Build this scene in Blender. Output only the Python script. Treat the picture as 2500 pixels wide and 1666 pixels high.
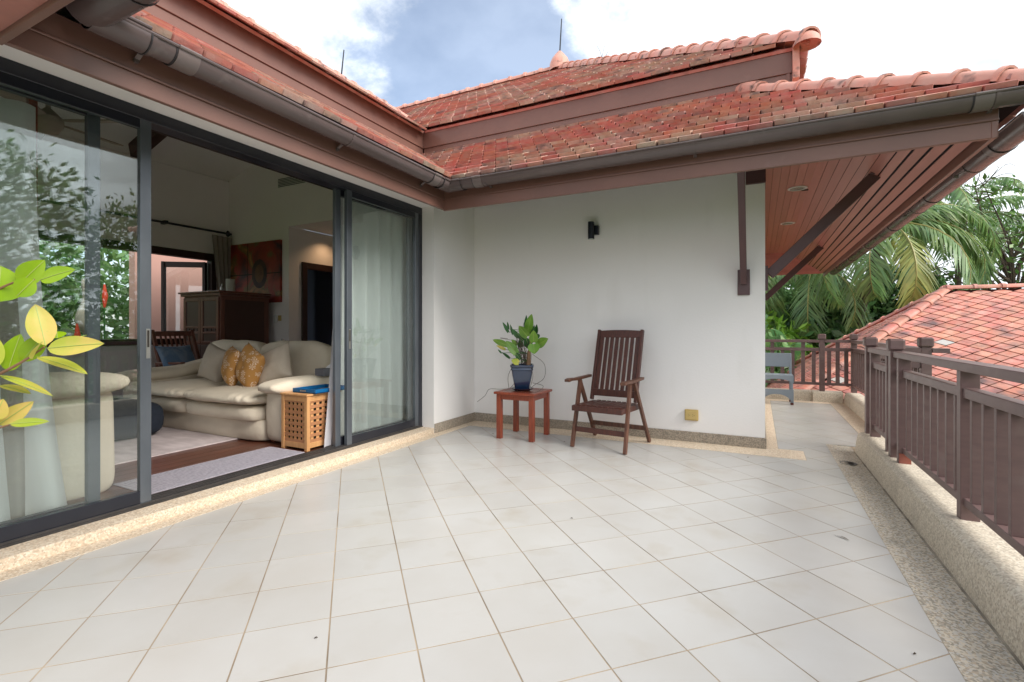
import bpy, bmesh, math, random
import numpy as np
from mathutils import Vector, Matrix, noise

random.seed(7)
R = math.radians
PI = math.pi
for o in list(bpy.data.objects):
    bpy.data.objects.remove(o)
SC = bpy.context.scene
COL = SC.collection

# ------------------------------------------------------------------ camera, sky, sun, exposure
EYE = 1.16
cd = bpy.data.cameras.new('camera')
cam = bpy.data.objects.new('camera', cd)
COL.objects.link(cam)
cd.sensor_width = 36.0
cd.lens = 1190.0 / 2500.0 * 36.0
cd.shift_y = (805.0 - 833.0) / 2500.0
cd.clip_start = 0.05
cd.clip_end = 2000
cam.location = (0, 0, EYE)
cam.rotation_euler = (R(90), 0, R(26.8))
SC.camera = cam

SUN_EL, SUN_AZ = 40.0, 98.0        # azimuth from +Y towards +X
world = bpy.data.worlds.new('World')
SC.world = world
world.use_nodes = True
wn, wl = world.node_tree.nodes, world.node_tree.links
wn.clear()
wout = wn.new('ShaderNodeOutputWorld')
sky = wn.new('ShaderNodeTexSky')
sky.sky_type = 'NISHITA'
sky.sun_disc = False
sky.sun_elevation = R(SUN_EL)
sky.sun_rotation = R(SUN_AZ)
sky.air_density = 1.0
sky.dust_density = 1.6
sky.ozone_density = 1.2
bg1 = wn.new('ShaderNodeBackground')
bg1.inputs['Strength'].default_value = 0.068
hs = wn.new('ShaderNodeHueSaturation')
hs.inputs['Saturation'].default_value = 1.0
wl.new(sky.outputs[0], hs.inputs['Color'])
wl.new(hs.outputs[0], bg1.inputs['Color'])
bg2 = wn.new('ShaderNodeBackground')
bg2.inputs['Color'].default_value = (0.90, 0.95, 1.0, 1)
n2 = wn.new('ShaderNodeTexNoise')
n2.inputs['Scale'].default_value = 3.2
n2.inputs['Detail'].default_value = 7
m2 = wn.new('ShaderNodeMapRange')
wl.new(n2.outputs['Fac'], m2.inputs['Value'])
m2.inputs['From Min'].default_value = 0.36
m2.inputs['From Max'].default_value = 0.60
m2.inputs['To Min'].default_value = 0.31
m2.inputs['To Max'].default_value = 0.56
wl.new(m2.outputs[0], bg2.inputs['Strength'])
tc = wn.new('ShaderNodeTexCoord')


def wmath(op, a, b=None, c=None):
    n = wn.new('ShaderNodeMath')
    n.operation = op
    for i, v in enumerate((a, b, c)):
        if v is None:
            continue
        if hasattr(v, 'links'):
            wl.new(v, n.inputs[i])
        else:
            n.inputs[i].default_value = v
    return n.outputs[0]


# cloud layer: direction projected on a plane overhead, so clouds shrink towards the horizon
sep = wn.new('ShaderNodeSeparateXYZ')
wl.new(tc.outputs['Generated'], sep.inputs[0])
zz = wmath('ADD', wmath('MAXIMUM', sep.outputs[2], 0.0), 0.22)
px = wmath('DIVIDE', sep.outputs[0], zz)
py = wmath('DIVIDE', sep.outputs[1], zz)
cmb = wn.new('ShaderNodeCombineXYZ')
wl.new(px, cmb.inputs[0])
wl.new(py, cmb.inputs[1])
wl.new(cmb.outputs[0], n2.inputs['Vector'])
n1 = wn.new('ShaderNodeTexNoise')
n1.inputs['Scale'].default_value = 1.5
n1.inputs['Detail'].default_value = 9.0
n1.inputs['Roughness'].default_value = 0.60
n1.inputs['Distortion'].default_value = 0.25
wl.new(cmb.outputs[0], n1.inputs['Vector'])
# cumulus banks by bearing (degrees right of the camera heading, elevation, radius)
F = Vector((-math.sin(R(26.8)), math.cos(R(26.8)), 0))
RT = Vector((math.cos(R(26.8)), math.sin(R(26.8)), 0))


def bearing(az, el):
    return (F * math.cos(R(az)) + RT * math.sin(R(az))) * math.cos(R(el)) + Vector((0, 0, math.sin(R(el))))


bank = None
for az, el, rad, amp in ((-22, 33, 12, .34), (-31, 31, 10, .26), (13, 34, 8.0, .36), (20, 33, 9, .34), (40, 24, 17, .48), (52, 10, 24, .42),
                         (115, 35, 55, .50), (-150, 40, 60, .50), (-80, 30, 35, .45)):  # unseen banks beside and behind the camera, enlarged to add light
    d = bearing(az, el)
    dp = wn.new('ShaderNodeVectorMath')
    dp.operation = 'DOT_PRODUCT'
    nv = wn.new('ShaderNodeVectorMath')
    nv.operation = 'NORMALIZE'
    wl.new(tc.outputs['Generated'], nv.inputs[0])
    wl.new(nv.outputs[0], dp.inputs[0])
    dp.inputs[1].default_value = d
    c0 = math.cos(R(rad * 1.25))
    mr = wn.new('ShaderNodeMapRange')
    mr.interpolation_type = 'SMOOTHERSTEP'
    wl.new(dp.outputs['Value'], mr.inputs['Value'])
    mr.inputs['From Min'].default_value = c0
    mr.inputs['From Max'].default_value = math.cos(R(rad * 0.35))
    mr.inputs['To Min'].default_value = 0
    mr.inputs['To Max'].default_value = amp
    bank = mr.outputs[0] if bank is None else wmath('MAXIMUM', bank, mr.outputs[0])
cl = wmath('ADD', wmath('ADD', wmath('MULTIPLY', wmath('SUBTRACT', n1.outputs['Fac'], 0.5), 1.9), 0.5), wmath('MULTIPLY', bank, 1.0))
hz = wmath('MULTIPLY', wmath('SUBTRACT', 0.34, wmath('MINIMUM', wmath('MAXIMUM', sep.outputs[2], 0.0), 0.34)), 0.55)
cl = wmath('ADD', cl, hz)
ramp = wn.new('ShaderNodeMapRange')
ramp.interpolation_type = 'SMOOTHSTEP'
wl.new(cl, ramp.inputs['Value'])
ramp.inputs['From Min'].default_value = 0.60
ramp.inputs['From Max'].default_value = 0.86
mixw = wn.new('ShaderNodeMixShader')
veil = wmath('ADD', wmath('MULTIPLY', ramp.outputs[0], 0.78), 0.21)
wl.new(veil, mixw.inputs[0])
wl.new(bg1.outputs[0], mixw.inputs[1])
wl.new(bg2.outputs[0], mixw.inputs[2])
wl.new(mixw.outputs[0], wout.inputs[0])

ld = bpy.data.lights.new('sun', 'SUN')
ld.energy = 1.35
ld.angle = R(34)
ld.color = (1.0, 0.95, 0.88)
sun = bpy.data.objects.new('sun', ld)
COL.objects.link(sun)
sd = Vector((math.sin(R(SUN_AZ)) * math.cos(R(SUN_EL)), math.cos(R(SUN_AZ)) * math.cos(R(SUN_EL)), math.sin(R(SUN_EL))))
sun.rotation_euler = sd.to_track_quat('Z', 'Y').to_euler()
sun.location = (6, 4, 12)

SC.view_settings.view_transform = 'Standard'
SC.view_settings.look = 'None'
SC.view_settings.exposure = 1.75
SC.view_settings.gamma = 1.0
SC.view_settings.use_curve_mapping = False
SC.render.engine = 'CYCLES'
SC.cycles.max_bounces = 14
SC.cycles.diffuse_bounces = 9
SC.cycles.transparent_max_bounces = 16
SC.cycles.glossy_bounces = 4
SC.cycles.use_denoising = True
SC.cycles.caustics_reflective = False
SC.cycles.caustics_refractive = False

# ------------------------------------------------------------------ materials
MATS = {}


def mat(name, col, rough=0.6, col2=None, scale=8.0, amount=1.0, bump=0.0, bscale=None, spec=0.5, metal=0.0,
        stretch=None, vary=0.0, hue=0.0, detail=5.0, lo=0.35, hi=0.65, coat=0.0, dirt=None, dscale=1.2, dlo=0.55, dhi=0.75,
        trans=None, speck=None, dst=None):
    m = bpy.data.materials.new(name)
    m.use_nodes = True
    nt = m.node_tree
    N, L = nt.nodes, nt.links
    b = N['Principled BSDF']
    b.inputs['Roughness'].default_value = rough
    b.inputs['Specular IOR Level'].default_value = spec
    b.inputs['Metallic'].default_value = metal
    if coat:
        b.inputs['Coat Weight'].default_value = coat
        b.inputs['Coat Roughness'].default_value = 0.12
    geo = N.new('ShaderNodeNewGeometry')
    mp = N.new('ShaderNodeMapping')
    L.new(geo.outputs['Position'], mp.inputs['Vector'])
    if stretch:
        mp.inputs['Scale'].default_value = stretch
    cur = None

    def mixc(fac, a, bcol, mode='MIX'):
        mx = N.new('ShaderNodeMix')
        mx.data_type = 'RGBA'
        mx.blend_type = mode
        if hasattr(fac, 'links'):
            L.new(fac, mx.inputs[0])
        else:
            mx.inputs[0].default_value = fac
        for k, v in ((6, a), (7, bcol)):
            if hasattr(v, 'links'):
                L.new(v, mx.inputs[k])
            else:
                mx.inputs[k].default_value = (*v, 1)
        return mx.outputs[2]

    def nz(sc, det=detail, f0=lo, f1=hi, vec=None):
        t = N.new('ShaderNodeTexNoise')
        t.inputs['Scale'].default_value = sc
        t.inputs['Detail'].default_value = det
        L.new(vec or mp.outputs[0], t.inputs['Vector'])
        r = N.new('ShaderNodeMapRange')
        L.new(t.outputs['Fac'], r.inputs['Value'])
        r.inputs['From Min'].default_value = f0
        r.inputs['From Max'].default_value = f1
        return t.outputs['Fac'], r.outputs[0]
    cur = tuple(col)
    if col2 is not None:
        raw, f = nz(scale)
        if amount != 1.0:
            mm = N.new('ShaderNodeMath')
            mm.operation = 'MULTIPLY'
            L.new(f, mm.inputs[0])
            mm.inputs[1].default_value = amount
            f = mm.outputs[0]
        cur = mixc(f, cur, col2)
    if speck is not None:                 # pebbles: (scale, [colours])
        ssc, cols = speck
        vo = N.new('ShaderNodeTexVoronoi')
        vo.inputs['Scale'].default_value = ssc
        L.new(geo.outputs['Position'], vo.inputs['Vector'])
        rp = N.new('ShaderNodeValToRGB')
        rp.color_ramp.interpolation = 'CONSTANT'
        els = rp.color_ramp.elements
        while len(els) < len(cols):
            els.new(0.5)
        for i, c in enumerate(cols):
            els[i].position = i / len(cols)
            els[i].color = (*c, 1)
        sp = N.new('ShaderNodeSeparateColor')
        L.new(vo.outputs['Color'], sp.inputs[0])
        L.new(sp.outputs[0], rp.inputs[0])
        cur = mixc(0.75, cur, rp.outputs[0])
        bp = N.new('ShaderNodeBump')
        bp.inputs['Strength'].default_value = 0.5
        bp.inputs['Distance'].default_value = 0.0015
        bp.invert = True
        L.new(vo.outputs['Distance'], bp.inputs['Height'])
        L.new(bp.outputs[0], b.inputs['Normal'])
    if dirt is not None:
        dm = N.new('ShaderNodeMapping')
        L.new(geo.outputs['Position'], dm.inputs['Vector'])
        if dst:
            dm.inputs['Scale'].default_value = dst
        raw, f = nz(dscale, 7.0, dlo, dhi, dm.outputs[0])
        cur = mixc(f, cur, dirt)
    if vary or hue:
        oi = N.new('ShaderNodeObjectInfo')
        ad = N.new('ShaderNodeMath')
        ad.operation = 'ADD'
        L.new(oi.outputs['Random'], ad.inputs[0])
        L.new(geo.outputs['Random Per Island'], ad.inputs[1])
        fr = N.new('ShaderNodeMath')
        fr.operation = 'FRACT'
        L.new(ad.outputs[0], fr.inputs[0])
        hv = N.new('ShaderNodeHueSaturation')
        r1 = N.new('ShaderNodeMapRange')
        L.new(fr.outputs[0], r1.inputs['Value'])
        r1.inputs['To Min'].default_value = 1 - vary
        r1.inputs['To Max'].default_value = 1 + vary
        L.new(r1.outputs[0], hv.inputs['Value'])
        if hue:
            m3 = N.new('ShaderNodeMath')
            m3.operation = 'MULTIPLY'
            L.new(fr.outputs[0], m3.inputs[0])
            m3.inputs[1].default_value = 7.31
            f3 = N.new('ShaderNodeMath')
            f3.operation = 'FRACT'
            L.new(m3.outputs[0], f3.inputs[0])
            r2 = N.new('ShaderNodeMapRange')
            L.new(f3.outputs[0], r2.inputs['Value'])
            r2.inputs['To Min'].default_value = 0.5 - hue
            r2.inputs['To Max'].default_value = 0.5 + hue
            L.new(r2.outputs[0], hv.inputs['Hue'])
        if hasattr(cur, 'links'):
            L.new(cur, hv.inputs['Color'])
        else:
            hv.inputs['Color'].default_value = (*cur, 1)
        cur = hv.outputs[0]
    if hasattr(cur, 'links'):
        L.new(cur, b.inputs['Base Color'])
    else:
        b.inputs['Base Color'].default_value = (*cur, 1)
    if bump:
        t = N.new('ShaderNodeTexNoise')
        t.inputs['Scale'].default_value = bscale or scale
        t.inputs['Detail'].default_value = 4
        L.new(mp.outputs[0], t.inputs['Vector'])
        bp = N.new('ShaderNodeBump')
        bp.inputs['Strength'].default_value = bump
        bp.inputs['Distance'].default_value = 0.01
        L.new(t.outputs['Fac'], bp.inputs['Height'])
        L.new(bp.outputs[0], b.inputs['Normal'])
    if trans:
        out = [n for n in N if n.type == 'OUTPUT_MATERIAL'][0]
        tr = N.new('ShaderNodeBsdfTranslucent')
        if hasattr(cur, 'links'):
            L.new(cur, tr.inputs['Color'])
        else:
            tr.inputs['Color'].default_value = (*cur, 1)
        ms = N.new('ShaderNodeMixShader')
        ms.inputs[0].default_value = trans
        L.new(b.outputs[0], ms.inputs[1])
        L.new(tr.outputs[0], ms.inputs[2])
        L.new(ms.outputs[0], out.inputs[0])
    MATS[name] = m
    return m


def sheer_mat(name, col, alpha):
    m = bpy.data.materials.new(name)
    m.use_nodes = True
    N, L = m.node_tree.nodes, m.node_tree.links
    N.clear()
    out = N.new('ShaderNodeOutputMaterial')
    df = N.new('ShaderNodeBsdfDiffuse')
    df.inputs['Color'].default_value = (*col, 1)
    tl = N.new('ShaderNodeBsdfTranslucent')
    tl.inputs['Color'].default_value = (*col, 1)
    a = N.new('ShaderNodeMixShader')
    a.inputs[0].default_value = 0.4
    L.new(df.outputs[0], a.inputs[1])
    L.new(tl.outputs[0], a.inputs[2])
    tp = N.new('ShaderNodeBsdfTransparent')
    bm_ = N.new('ShaderNodeMixShader')
    bm_.inputs[0].default_value = alpha
    L.new(tp.outputs[0], bm_.inputs[1])
    L.new(a.outputs[0], bm_.inputs[2])
    L.new(bm_.outputs[0], out.inputs[0])
    return m


def glass_mat(name, tint, ior, mn=0.0):
    m = bpy.data.materials.new(name)
    m.use_nodes = True
    N, L = m.node_tree.nodes, m.node_tree.links
    N.clear()
    out = N.new('ShaderNodeOutputMaterial')
    tp = N.new('ShaderNodeBsdfTransparent')
    tp.inputs['Color'].default_value = (*tint, 1)
    gl = N.new('ShaderNodeBsdfGlossy')
    gl.inputs['Roughness'].default_value = 0.0
    gl.inputs['Color'].default_value = (0.95, 1.0, 0.98, 1)
    fr = N.new('ShaderNodeFresnel')
    ge = N.new('ShaderNodeNewGeometry')
    mr = N.new('ShaderNodeMapRange')
    L.new(ge.outputs['Backfacing'], mr.inputs['Value'])
    mr.inputs['To Min'].default_value = ior
    mr.inputs['To Max'].default_value = 1.0 / ior
    L.new(mr.outputs[0], fr.inputs['IOR'])
    ms = N.new('ShaderNodeMixShader')
    L.new(fr.outputs[0], ms.inputs[0])
    L.new(tp.outputs[0], ms.inputs[1])
    L.new(gl.outputs[0], ms.inputs[2])
    L.new(ms.outputs[0], out.inputs[0])
    return m


M_WALL = mat('wall_paint', (.85, .83, .815), .75, (.82, .80, .785), 1.6, .45, bump=.12, bscale=60, spec=.25, dirt=(.68, .66, .62), dscale=2.4, dlo=.58, dhi=1.35, dst=(1.4, 1.4, .4))
M_INWALL = mat('room_paint', (.85, .80, .79), .8, (.81, .76, .75), 2, .5)
M_CEIL = mat('ceiling_paint', (.84, .81, .79), .8, (.80, .78, .76), 2, .5)
M_TILE = mat('floor_ceramic', (.53, .52, .50), .27, (.50, .48, .45), 2.2, .9, spec=.45, vary=.03, bump=.05, bscale=14,
             dirt=(.44, .39, .32), dscale=3.1, dlo=.56, dhi=.92)
M_GROUT = mat('grout', (.44, .35, .25), .9, (.20, .155, .11), 3.0, 1)
M_PEB = mat('pebble_wash', (.66, .54, .41), .8, (.58, .47, .35), 7, .7, speck=(120, [(.70, .59, .45), (.58, .46, .33), (.76, .68, .56), (.46, .36, .26), (.66, .52, .38)]), vary=0)
M_PEBG = mat('pebble_wash_grey', (.50, .44, .35), .85, (.36, .32, .25), 4, .9, speck=(115, [(.55, .50, .42), (.36, .32, .26), (.62, .54, .42), (.25, .22, .18), (.45, .36, .27), (.5, .48, .45)]),
              dirt=(.17, .15, .12), dscale=2.6, dlo=.56, dhi=.82)
M_KERB = mat('pebble_wash_kerb', (.62, .545, .43), .85, (.52, .45, .35), 4, .8, speck=(125, [(.64, .57, .46), (.50, .44, .35), (.70, .64, .54), (.40, .34, .27), (.58, .50, .40)]),
             dirt=(.34, .30, .24), dscale=3.4, dlo=.54, dhi=.95)
M_SKIRT = mat('pebble_wash_skirting', (.33, .29, .23), .85, (.24, .21, .17), 9, .8, speck=(130, [(.40, .35, .28), (.28, .24, .19), (.46, .38, .30), (.22, .19, .16)]))
M_FASCIA = mat('fascia_paint', (.205, .103, .080), .36, (.175, .090, .072), 3, .8, spec=.45, dirt=(.25, .145, .12), dscale=5, dlo=.62, dhi=.9)
M_GUT = mat('gutter_pvc', (.125, .094, .092), .26, (.105, .080, .080), 5, .8, spec=.5, dirt=(.18, .15, .14), dscale=9, dlo=.62, dhi=.85)
M_GUT2 = mat('gutter_joint_pvc', (.175, .14, .135), .32, (.15, .12, .115), 9, .8)
M_SEAL = mat('rubber_seal', (.02, .017, .02), .6)
M_RTILE = mat('clay_roof_tile', (.46, .165, .125), .54, (.46, .26, .215), 13, .8, vary=.16, hue=.014, bump=.3, bscale=45,
              dirt=(.20, .12, .105), dscale=4, dlo=.59, dhi=.80, spec=.4)
M_RTILE2 = mat('clay_roof_tile_moss', (.45, .25, .20), .60, (.46, .34, .285), 14, 1, vary=.18, hue=.02, bump=.3, bscale=45,
               dirt=(.20, .15, .14), dscale=8, dlo=.52, dhi=.70, spec=.4)
M_RIDGE = mat('clay_ridge_tile', (.60, .27, .21), .55, (.56, .33, .27), 7, .9, vary=.08, bump=.2, bscale=30,
              dirt=(.13, .09, .08), dscale=9, dlo=.57, dhi=.72, spec=.3)
M_NTILE = mat('neighbour_roof_tile', (.56, .205, .150), .52, (.54, .28, .22), 9, .9, vary=.16, hue=.01, bump=.2, bscale=25,
              dirt=(.17, .11, .105), dscale=2.6, dlo=.52, dhi=.70, spec=.3)
M_NTILEP = mat('replaced_pale_tile', (.45, .45, .43), .6, (.5, .42, .38), 6, .8)
M_NUNDER = mat('roof_underlay', (.09, .028, .022), .8)
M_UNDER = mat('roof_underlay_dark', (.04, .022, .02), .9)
M_BOARD = mat('soffit_board', (.46, .19, .16), .40, (.41, .17, .145), 3, .8, stretch=(6, .5, 6), vary=.09, spec=.4)
M_GAP = mat('soffit_gap', (.012, .009, .012), .9)
M_BRACE = mat('brace_paint', (.11, .055, .058), .42, (.09, .045, .05), 6, .7)
M_RAIL = mat('railing_paint', (.158, .100, .094), .40, (.130, .083, .080), 4, .8, stretch=(2, 2, 9), spec=.35, vary=.05, dirt=(.20, .15, .14), dscale=6, dlo=.58, dhi=.85)
M_PRIMER = mat('red_primer', (.30, .085, .055), .6, (.26, .08, .06), 9, .8)
M_FRAME = mat('door_frame_paint', (.014, .016, .024), .28, (.020, .021, .029), 5, .8, spec=.5)
M_STILE = mat('door_stile_sky_sheen', (.085, .098, .115), .32, (.12, .135, .155), 4, 1, spec=.9, stretch=(1, 1, .5), metal=.35)  # stile base colour lightened and blued to stand for reflected sky
M_TRACK = mat('door_track_metal', (.05, .045, .043), .35, (.03, .028, .028), 12, .8, spec=.5)
M_STEEL = mat('brushed_metal', (.45, .44, .42), .35, metal=.9)
M_GLASS = glass_mat('door_glass', (.965, .985, .98), 1.75)
M_SHEER = sheer_mat('sheer_curtain', (.95, .95, .95), .95)
M_DRAPE = mat('drape_cloth', (.90, .90, .89), .9, (.84, .84, .83), 30, .7, stretch=(1, 1, .3), trans=.35)
M_DRAPE2 = mat('taupe_drape_cloth', (.36, .31, .27), .9, (.31, .27, .24), 20, .7, trans=.2)
M_WDRAPE = mat('white_drape_cloth', (.68, .67, .70), .9, (.62, .61, .64), 12, .7, trans=.3)
M_TEAK = mat('stained_teak', (.100, .032, .022), .40, (.060, .022, .017), 9, .9, stretch=(8, 8, 1), spec=.45, bump=.12, bscale=25, vary=.10)
M_TEAKW = mat('worn_teak', (.15, .062, .035), .5, (.075, .030, .02), 7, .9, stretch=(7, 7, 1), bump=.12, bscale=22, vary=.08)
M_TABLE = mat('orange_stained_wood', (.30, .062, .028), .30, (.20, .040, .020), 7, .9, stretch=(9, 9, 1), spec=.5, vary=.05)
M_TTOP = mat('orange_stained_wood_top', (.24, .055, .027), .27, (.15, .035, .02), 7, .9, stretch=(1, 14, 1), spec=.5, vary=.06)
M_POT = mat('blue_glazed_ceramic', (.008, .022, .060), .16, (.012, .030, .075), 5, .8, spec=.7, coat=.5)
M_SAUC = mat('saucer_rim', (.30, .36, .38), .3)
M_SOIL = mat('soil', (.05, .035, .025), .95, (.09, .07, .05), 40, 1, bump=.5, bscale=60)
M_LEAF = mat('leaf_green', (.13, .27, .03), .36, (.20, .36, .045), 12, .9, vary=.15, hue=.012, spec=.45, trans=.3)
M_LEAFD = mat('leaf_dark_green', (.025, .105, .022), .38, (.045, .16, .03), 12, .9, vary=.15, spec=.45, trans=.2)
M_LEAFY = mat('leaf_yellow', (.68, .50, .14), .42, (.42, .50, .05), 21, .85, vary=.06, spec=.4, trans=.3)
M_LEAFYG = mat('leaf_yellow_green', (.36, .46, .04), .4, (.58, .50, .10), 14, .9, vary=.06, spec=.4, trans=.3)
M_LIME = mat('leaf_lime', (.24, .42, .012), .34, (.33, .50, .015), 18, .8, vary=.08, spec=.5, trans=.35)
M_VEIN = mat('leaf_midrib', (.34, .42, .10), .5)
M_TWIG = mat('twig_bark', (.24, .13, .07), .7, (.16, .08, .04), 40, .9)
M_TENDRIL = mat('dry_tendril', (.09, .065, .05), .8)
M_PTRUNK = mat('plant_stem_bark', (.26, .14, .07), .7, (.14, .08, .045), 40, .9, stretch=(1, 1, 3), bump=.3)
M_SOFA = mat('cream_slipcover', (.68, .60, .48), .92, (.63, .55, .44), 6, .7, bump=.75, bscale=13, spec=.2)
M_SOFA2 = mat('beige_cushion_cloth', (.50, .43, .35), .92, (.46, .39, .32), 8, .7, bump=.3, bscale=220, spec=.2)
M_OTTO = mat('navy_cloth', (.010, .016, .028), .9, (.014, .02, .035), 30, .8)
M_BLUEP = mat('blue_checked_cloth', (.10, .17, .28), .9, (.16, .22, .31), 9, 1, lo=.45, hi=.55, stretch=(2, 1, .4))
M_WFLOOR = mat('dark_wood_floor', (.115, .035, .018), .28, (.07, .022, .013), 3, .9, stretch=(9, 1, 1), spec=.45, vary=.14)
M_RUG = mat('pale_pink_rug', (.60, .52, .52), .95, (.46, .39, .39), 5, .9, stretch=(1, 2.5, 1), bump=.5, bscale=160)
M_MAT = mat('grey_woven_mat', (.46, .43, .48), .95, (.33, .31, .36), 26, .9, stretch=(1, 5, 1), bump=.4, bscale=150)
M_BIRCH = mat('light_oiled_wood', (.58, .31, .13), .45, (.50, .25, .10), 6, .8, stretch=(8, 8, 1), vary=.06)
M_BIRCHS = mat('light_oiled_wood_slats', (.42, .19, .085), .5, (.36, .16, .07), 6, .8, stretch=(8, 8, 1), vary=.05)
M_TRAY = mat('blue_tray_paint', (.004, .10, .27), .35, (.004, .12, .30), 5, .6)
M_DARKW = mat('dark_cabinet_wood', (.17, .065, .042), .36, (.12, .045, .032), 5, .9, stretch=(7, 7, 1), vary=.06)
M_DARKW2 = mat('cabinet_panel_wood', (.075, .032, .022), .45, (.055, .024, .018), 30, .9, stretch=(9, 9, 1))
M_TRIM = mat('dark_trim_wood', (.035, .012, .009), .45, (.025, .009, .008), 5, .8, vary=.04)
M_BEAM = mat('red_brown_beam', (.055, .016, .014), .5, (.04, .013, .012), 5, .8)
M_PINK = mat('pink_render', (.62, .36, .30), .85, (.56, .33, .28), 1, .6)
M_BLACK = mat('black_metal', (.010, .013, .022), .35, spec=.5)
M_LENS = mat('lamp_lens', (.45, .50, .48), .2)
M_SOCKET = mat('yellow_plastic', (.58, .42, .15), .35, (.52, .38, .14), 8, .6)
M_SOCKETR = mat('yellowed_rim_plastic', (.50, .36, .13), .35)
M_HOLE = mat('dark_hole', (.02, .015, .01), .8)
M_WHITEM = mat('white_metal', (.68, .68, .66), .4)
M_DLIN = mat('downlight_reflector', (.30, .32, .32), .25, metal=.6)
M_PLAST = mat('blue_grey_plastic', (.20, .235, .275), .42, (.18, .215, .25), 6, .7, spec=.4)
M_RFOOT = mat('maroon_rubber', (.10, .025, .02), .7)
M_BARK = mat('tree_bark', (.12, .085, .06), .9, (.06, .045, .035), 9, 1, bump=.5, bscale=20, stretch=(1, 1, .3))
M_PBARK = mat('palm_bark', (.10, .072, .055), .9, (.035, .026, .022), 5, 1, stretch=(.5, .5, 7), bump=.6, bscale=8)
M_FROND = mat('palm_leaflet', (.21, .31, .10), .38, (.13, .24, .10), 1.5, .9, vary=.35, hue=.018, spec=.4, trans=.35)
M_FRONDY = mat('palm_leaflet_old', (.36, .38, .10), .45, (.22, .29, .09), 1.5, .9, vary=.3, hue=.02, trans=.35)
M_RACH = mat('palm_rachis', (.30, .28, .09), .5)
M_BANANA = mat('banana_leaf', (.12, .29, .10), .35, (.17, .36, .14), 3, .9, vary=.2, trans=.35, stretch=(1, 1, 5))
M_FOL1 = mat('tree_leaves', (.08, .17, .04), .45, (.13, .24, .05), 1.3, .9, vary=.4, hue=.02, trans=.3)
M_FOL2 = mat('bush_leaves', (.06, .14, .05), .45, (.12, .22, .07), 1.1, .9, vary=.45, hue=.02, trans=.3)
M_FOL3 = mat('pale_bush_leaves', (.17, .30, .11), .45, (.11, .22, .07), 1.5, .9, vary=.4, hue=.02, trans=.35)
M_RED = mat('red_bract', (.55, .03, .012), .5, (.6, .06, .02), 6, .8)
M_STONE = mat('garden_statue_stone', (.42, .37, .30), .85, (.30, .27, .22), 9, .8)
M_GRASS = mat('lawn', (.05, .10, .025), .9, (.09, .14, .04), .8, 1, bump=.5, bscale=3)
M_LEDGE = mat('white_ledge', (.72, .74, .76), .6)
M_DIRTL = mat('fallen_leaf', (.05, .035, .02), .9)
M_CANDLE = mat('candle_wax', (.50, .47, .42), .6)
M_GREYP = mat('grey_plastic', (.12, .12, .14), .5)
M_PAPER = mat('tissue_paper', (.75, .75, .75), .9)
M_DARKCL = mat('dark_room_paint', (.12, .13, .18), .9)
M_FAN = mat('fan_blade', (.36, .30, .24), .6)
M_STAIN = mat('floor_stain', (.50, .33, .24), .6)


def painting_mat():
    m = bpy.data.materials.new('abstract_canvas')
    m.use_nodes = True
    N, L = m.node_tree.nodes, m.node_tree.links
    b = N['Principled BSDF']
    b.inputs['Roughness'].default_value = .5
    g = N.new('ShaderNodeNewGeometry')
    t = N.new('ShaderNodeTexNoise')
    t.inputs['Scale'].default_value = 2.6
    t.inputs['Detail'].default_value = 6
    t.inputs['Distortion'].default_value = .6
    L.new(g.outputs['Position'], t.inputs['Vector'])
    r = N.new('ShaderNodeValToRGB')
    e = r.color_ramp.elements
    e[0].position, e[0].color = .34, (.035, .012, .02, 1)
    e[1].position, e[1].color = .68, (.42, .16, .05, 1)
    for p, c in ((.44, (.20, .02, .015, 1)), (.53, (.30, .035, .02, 1)), (.60, (.14, .09, .03, 1))):
        x = e.new(p)
        x.color = c
    L.new(t.outputs['Fac'], r.inputs[0])
    L.new(r.outputs[0], b.inputs['Base Color'])
    return m


M_PAINT = painting_mat()


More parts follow.
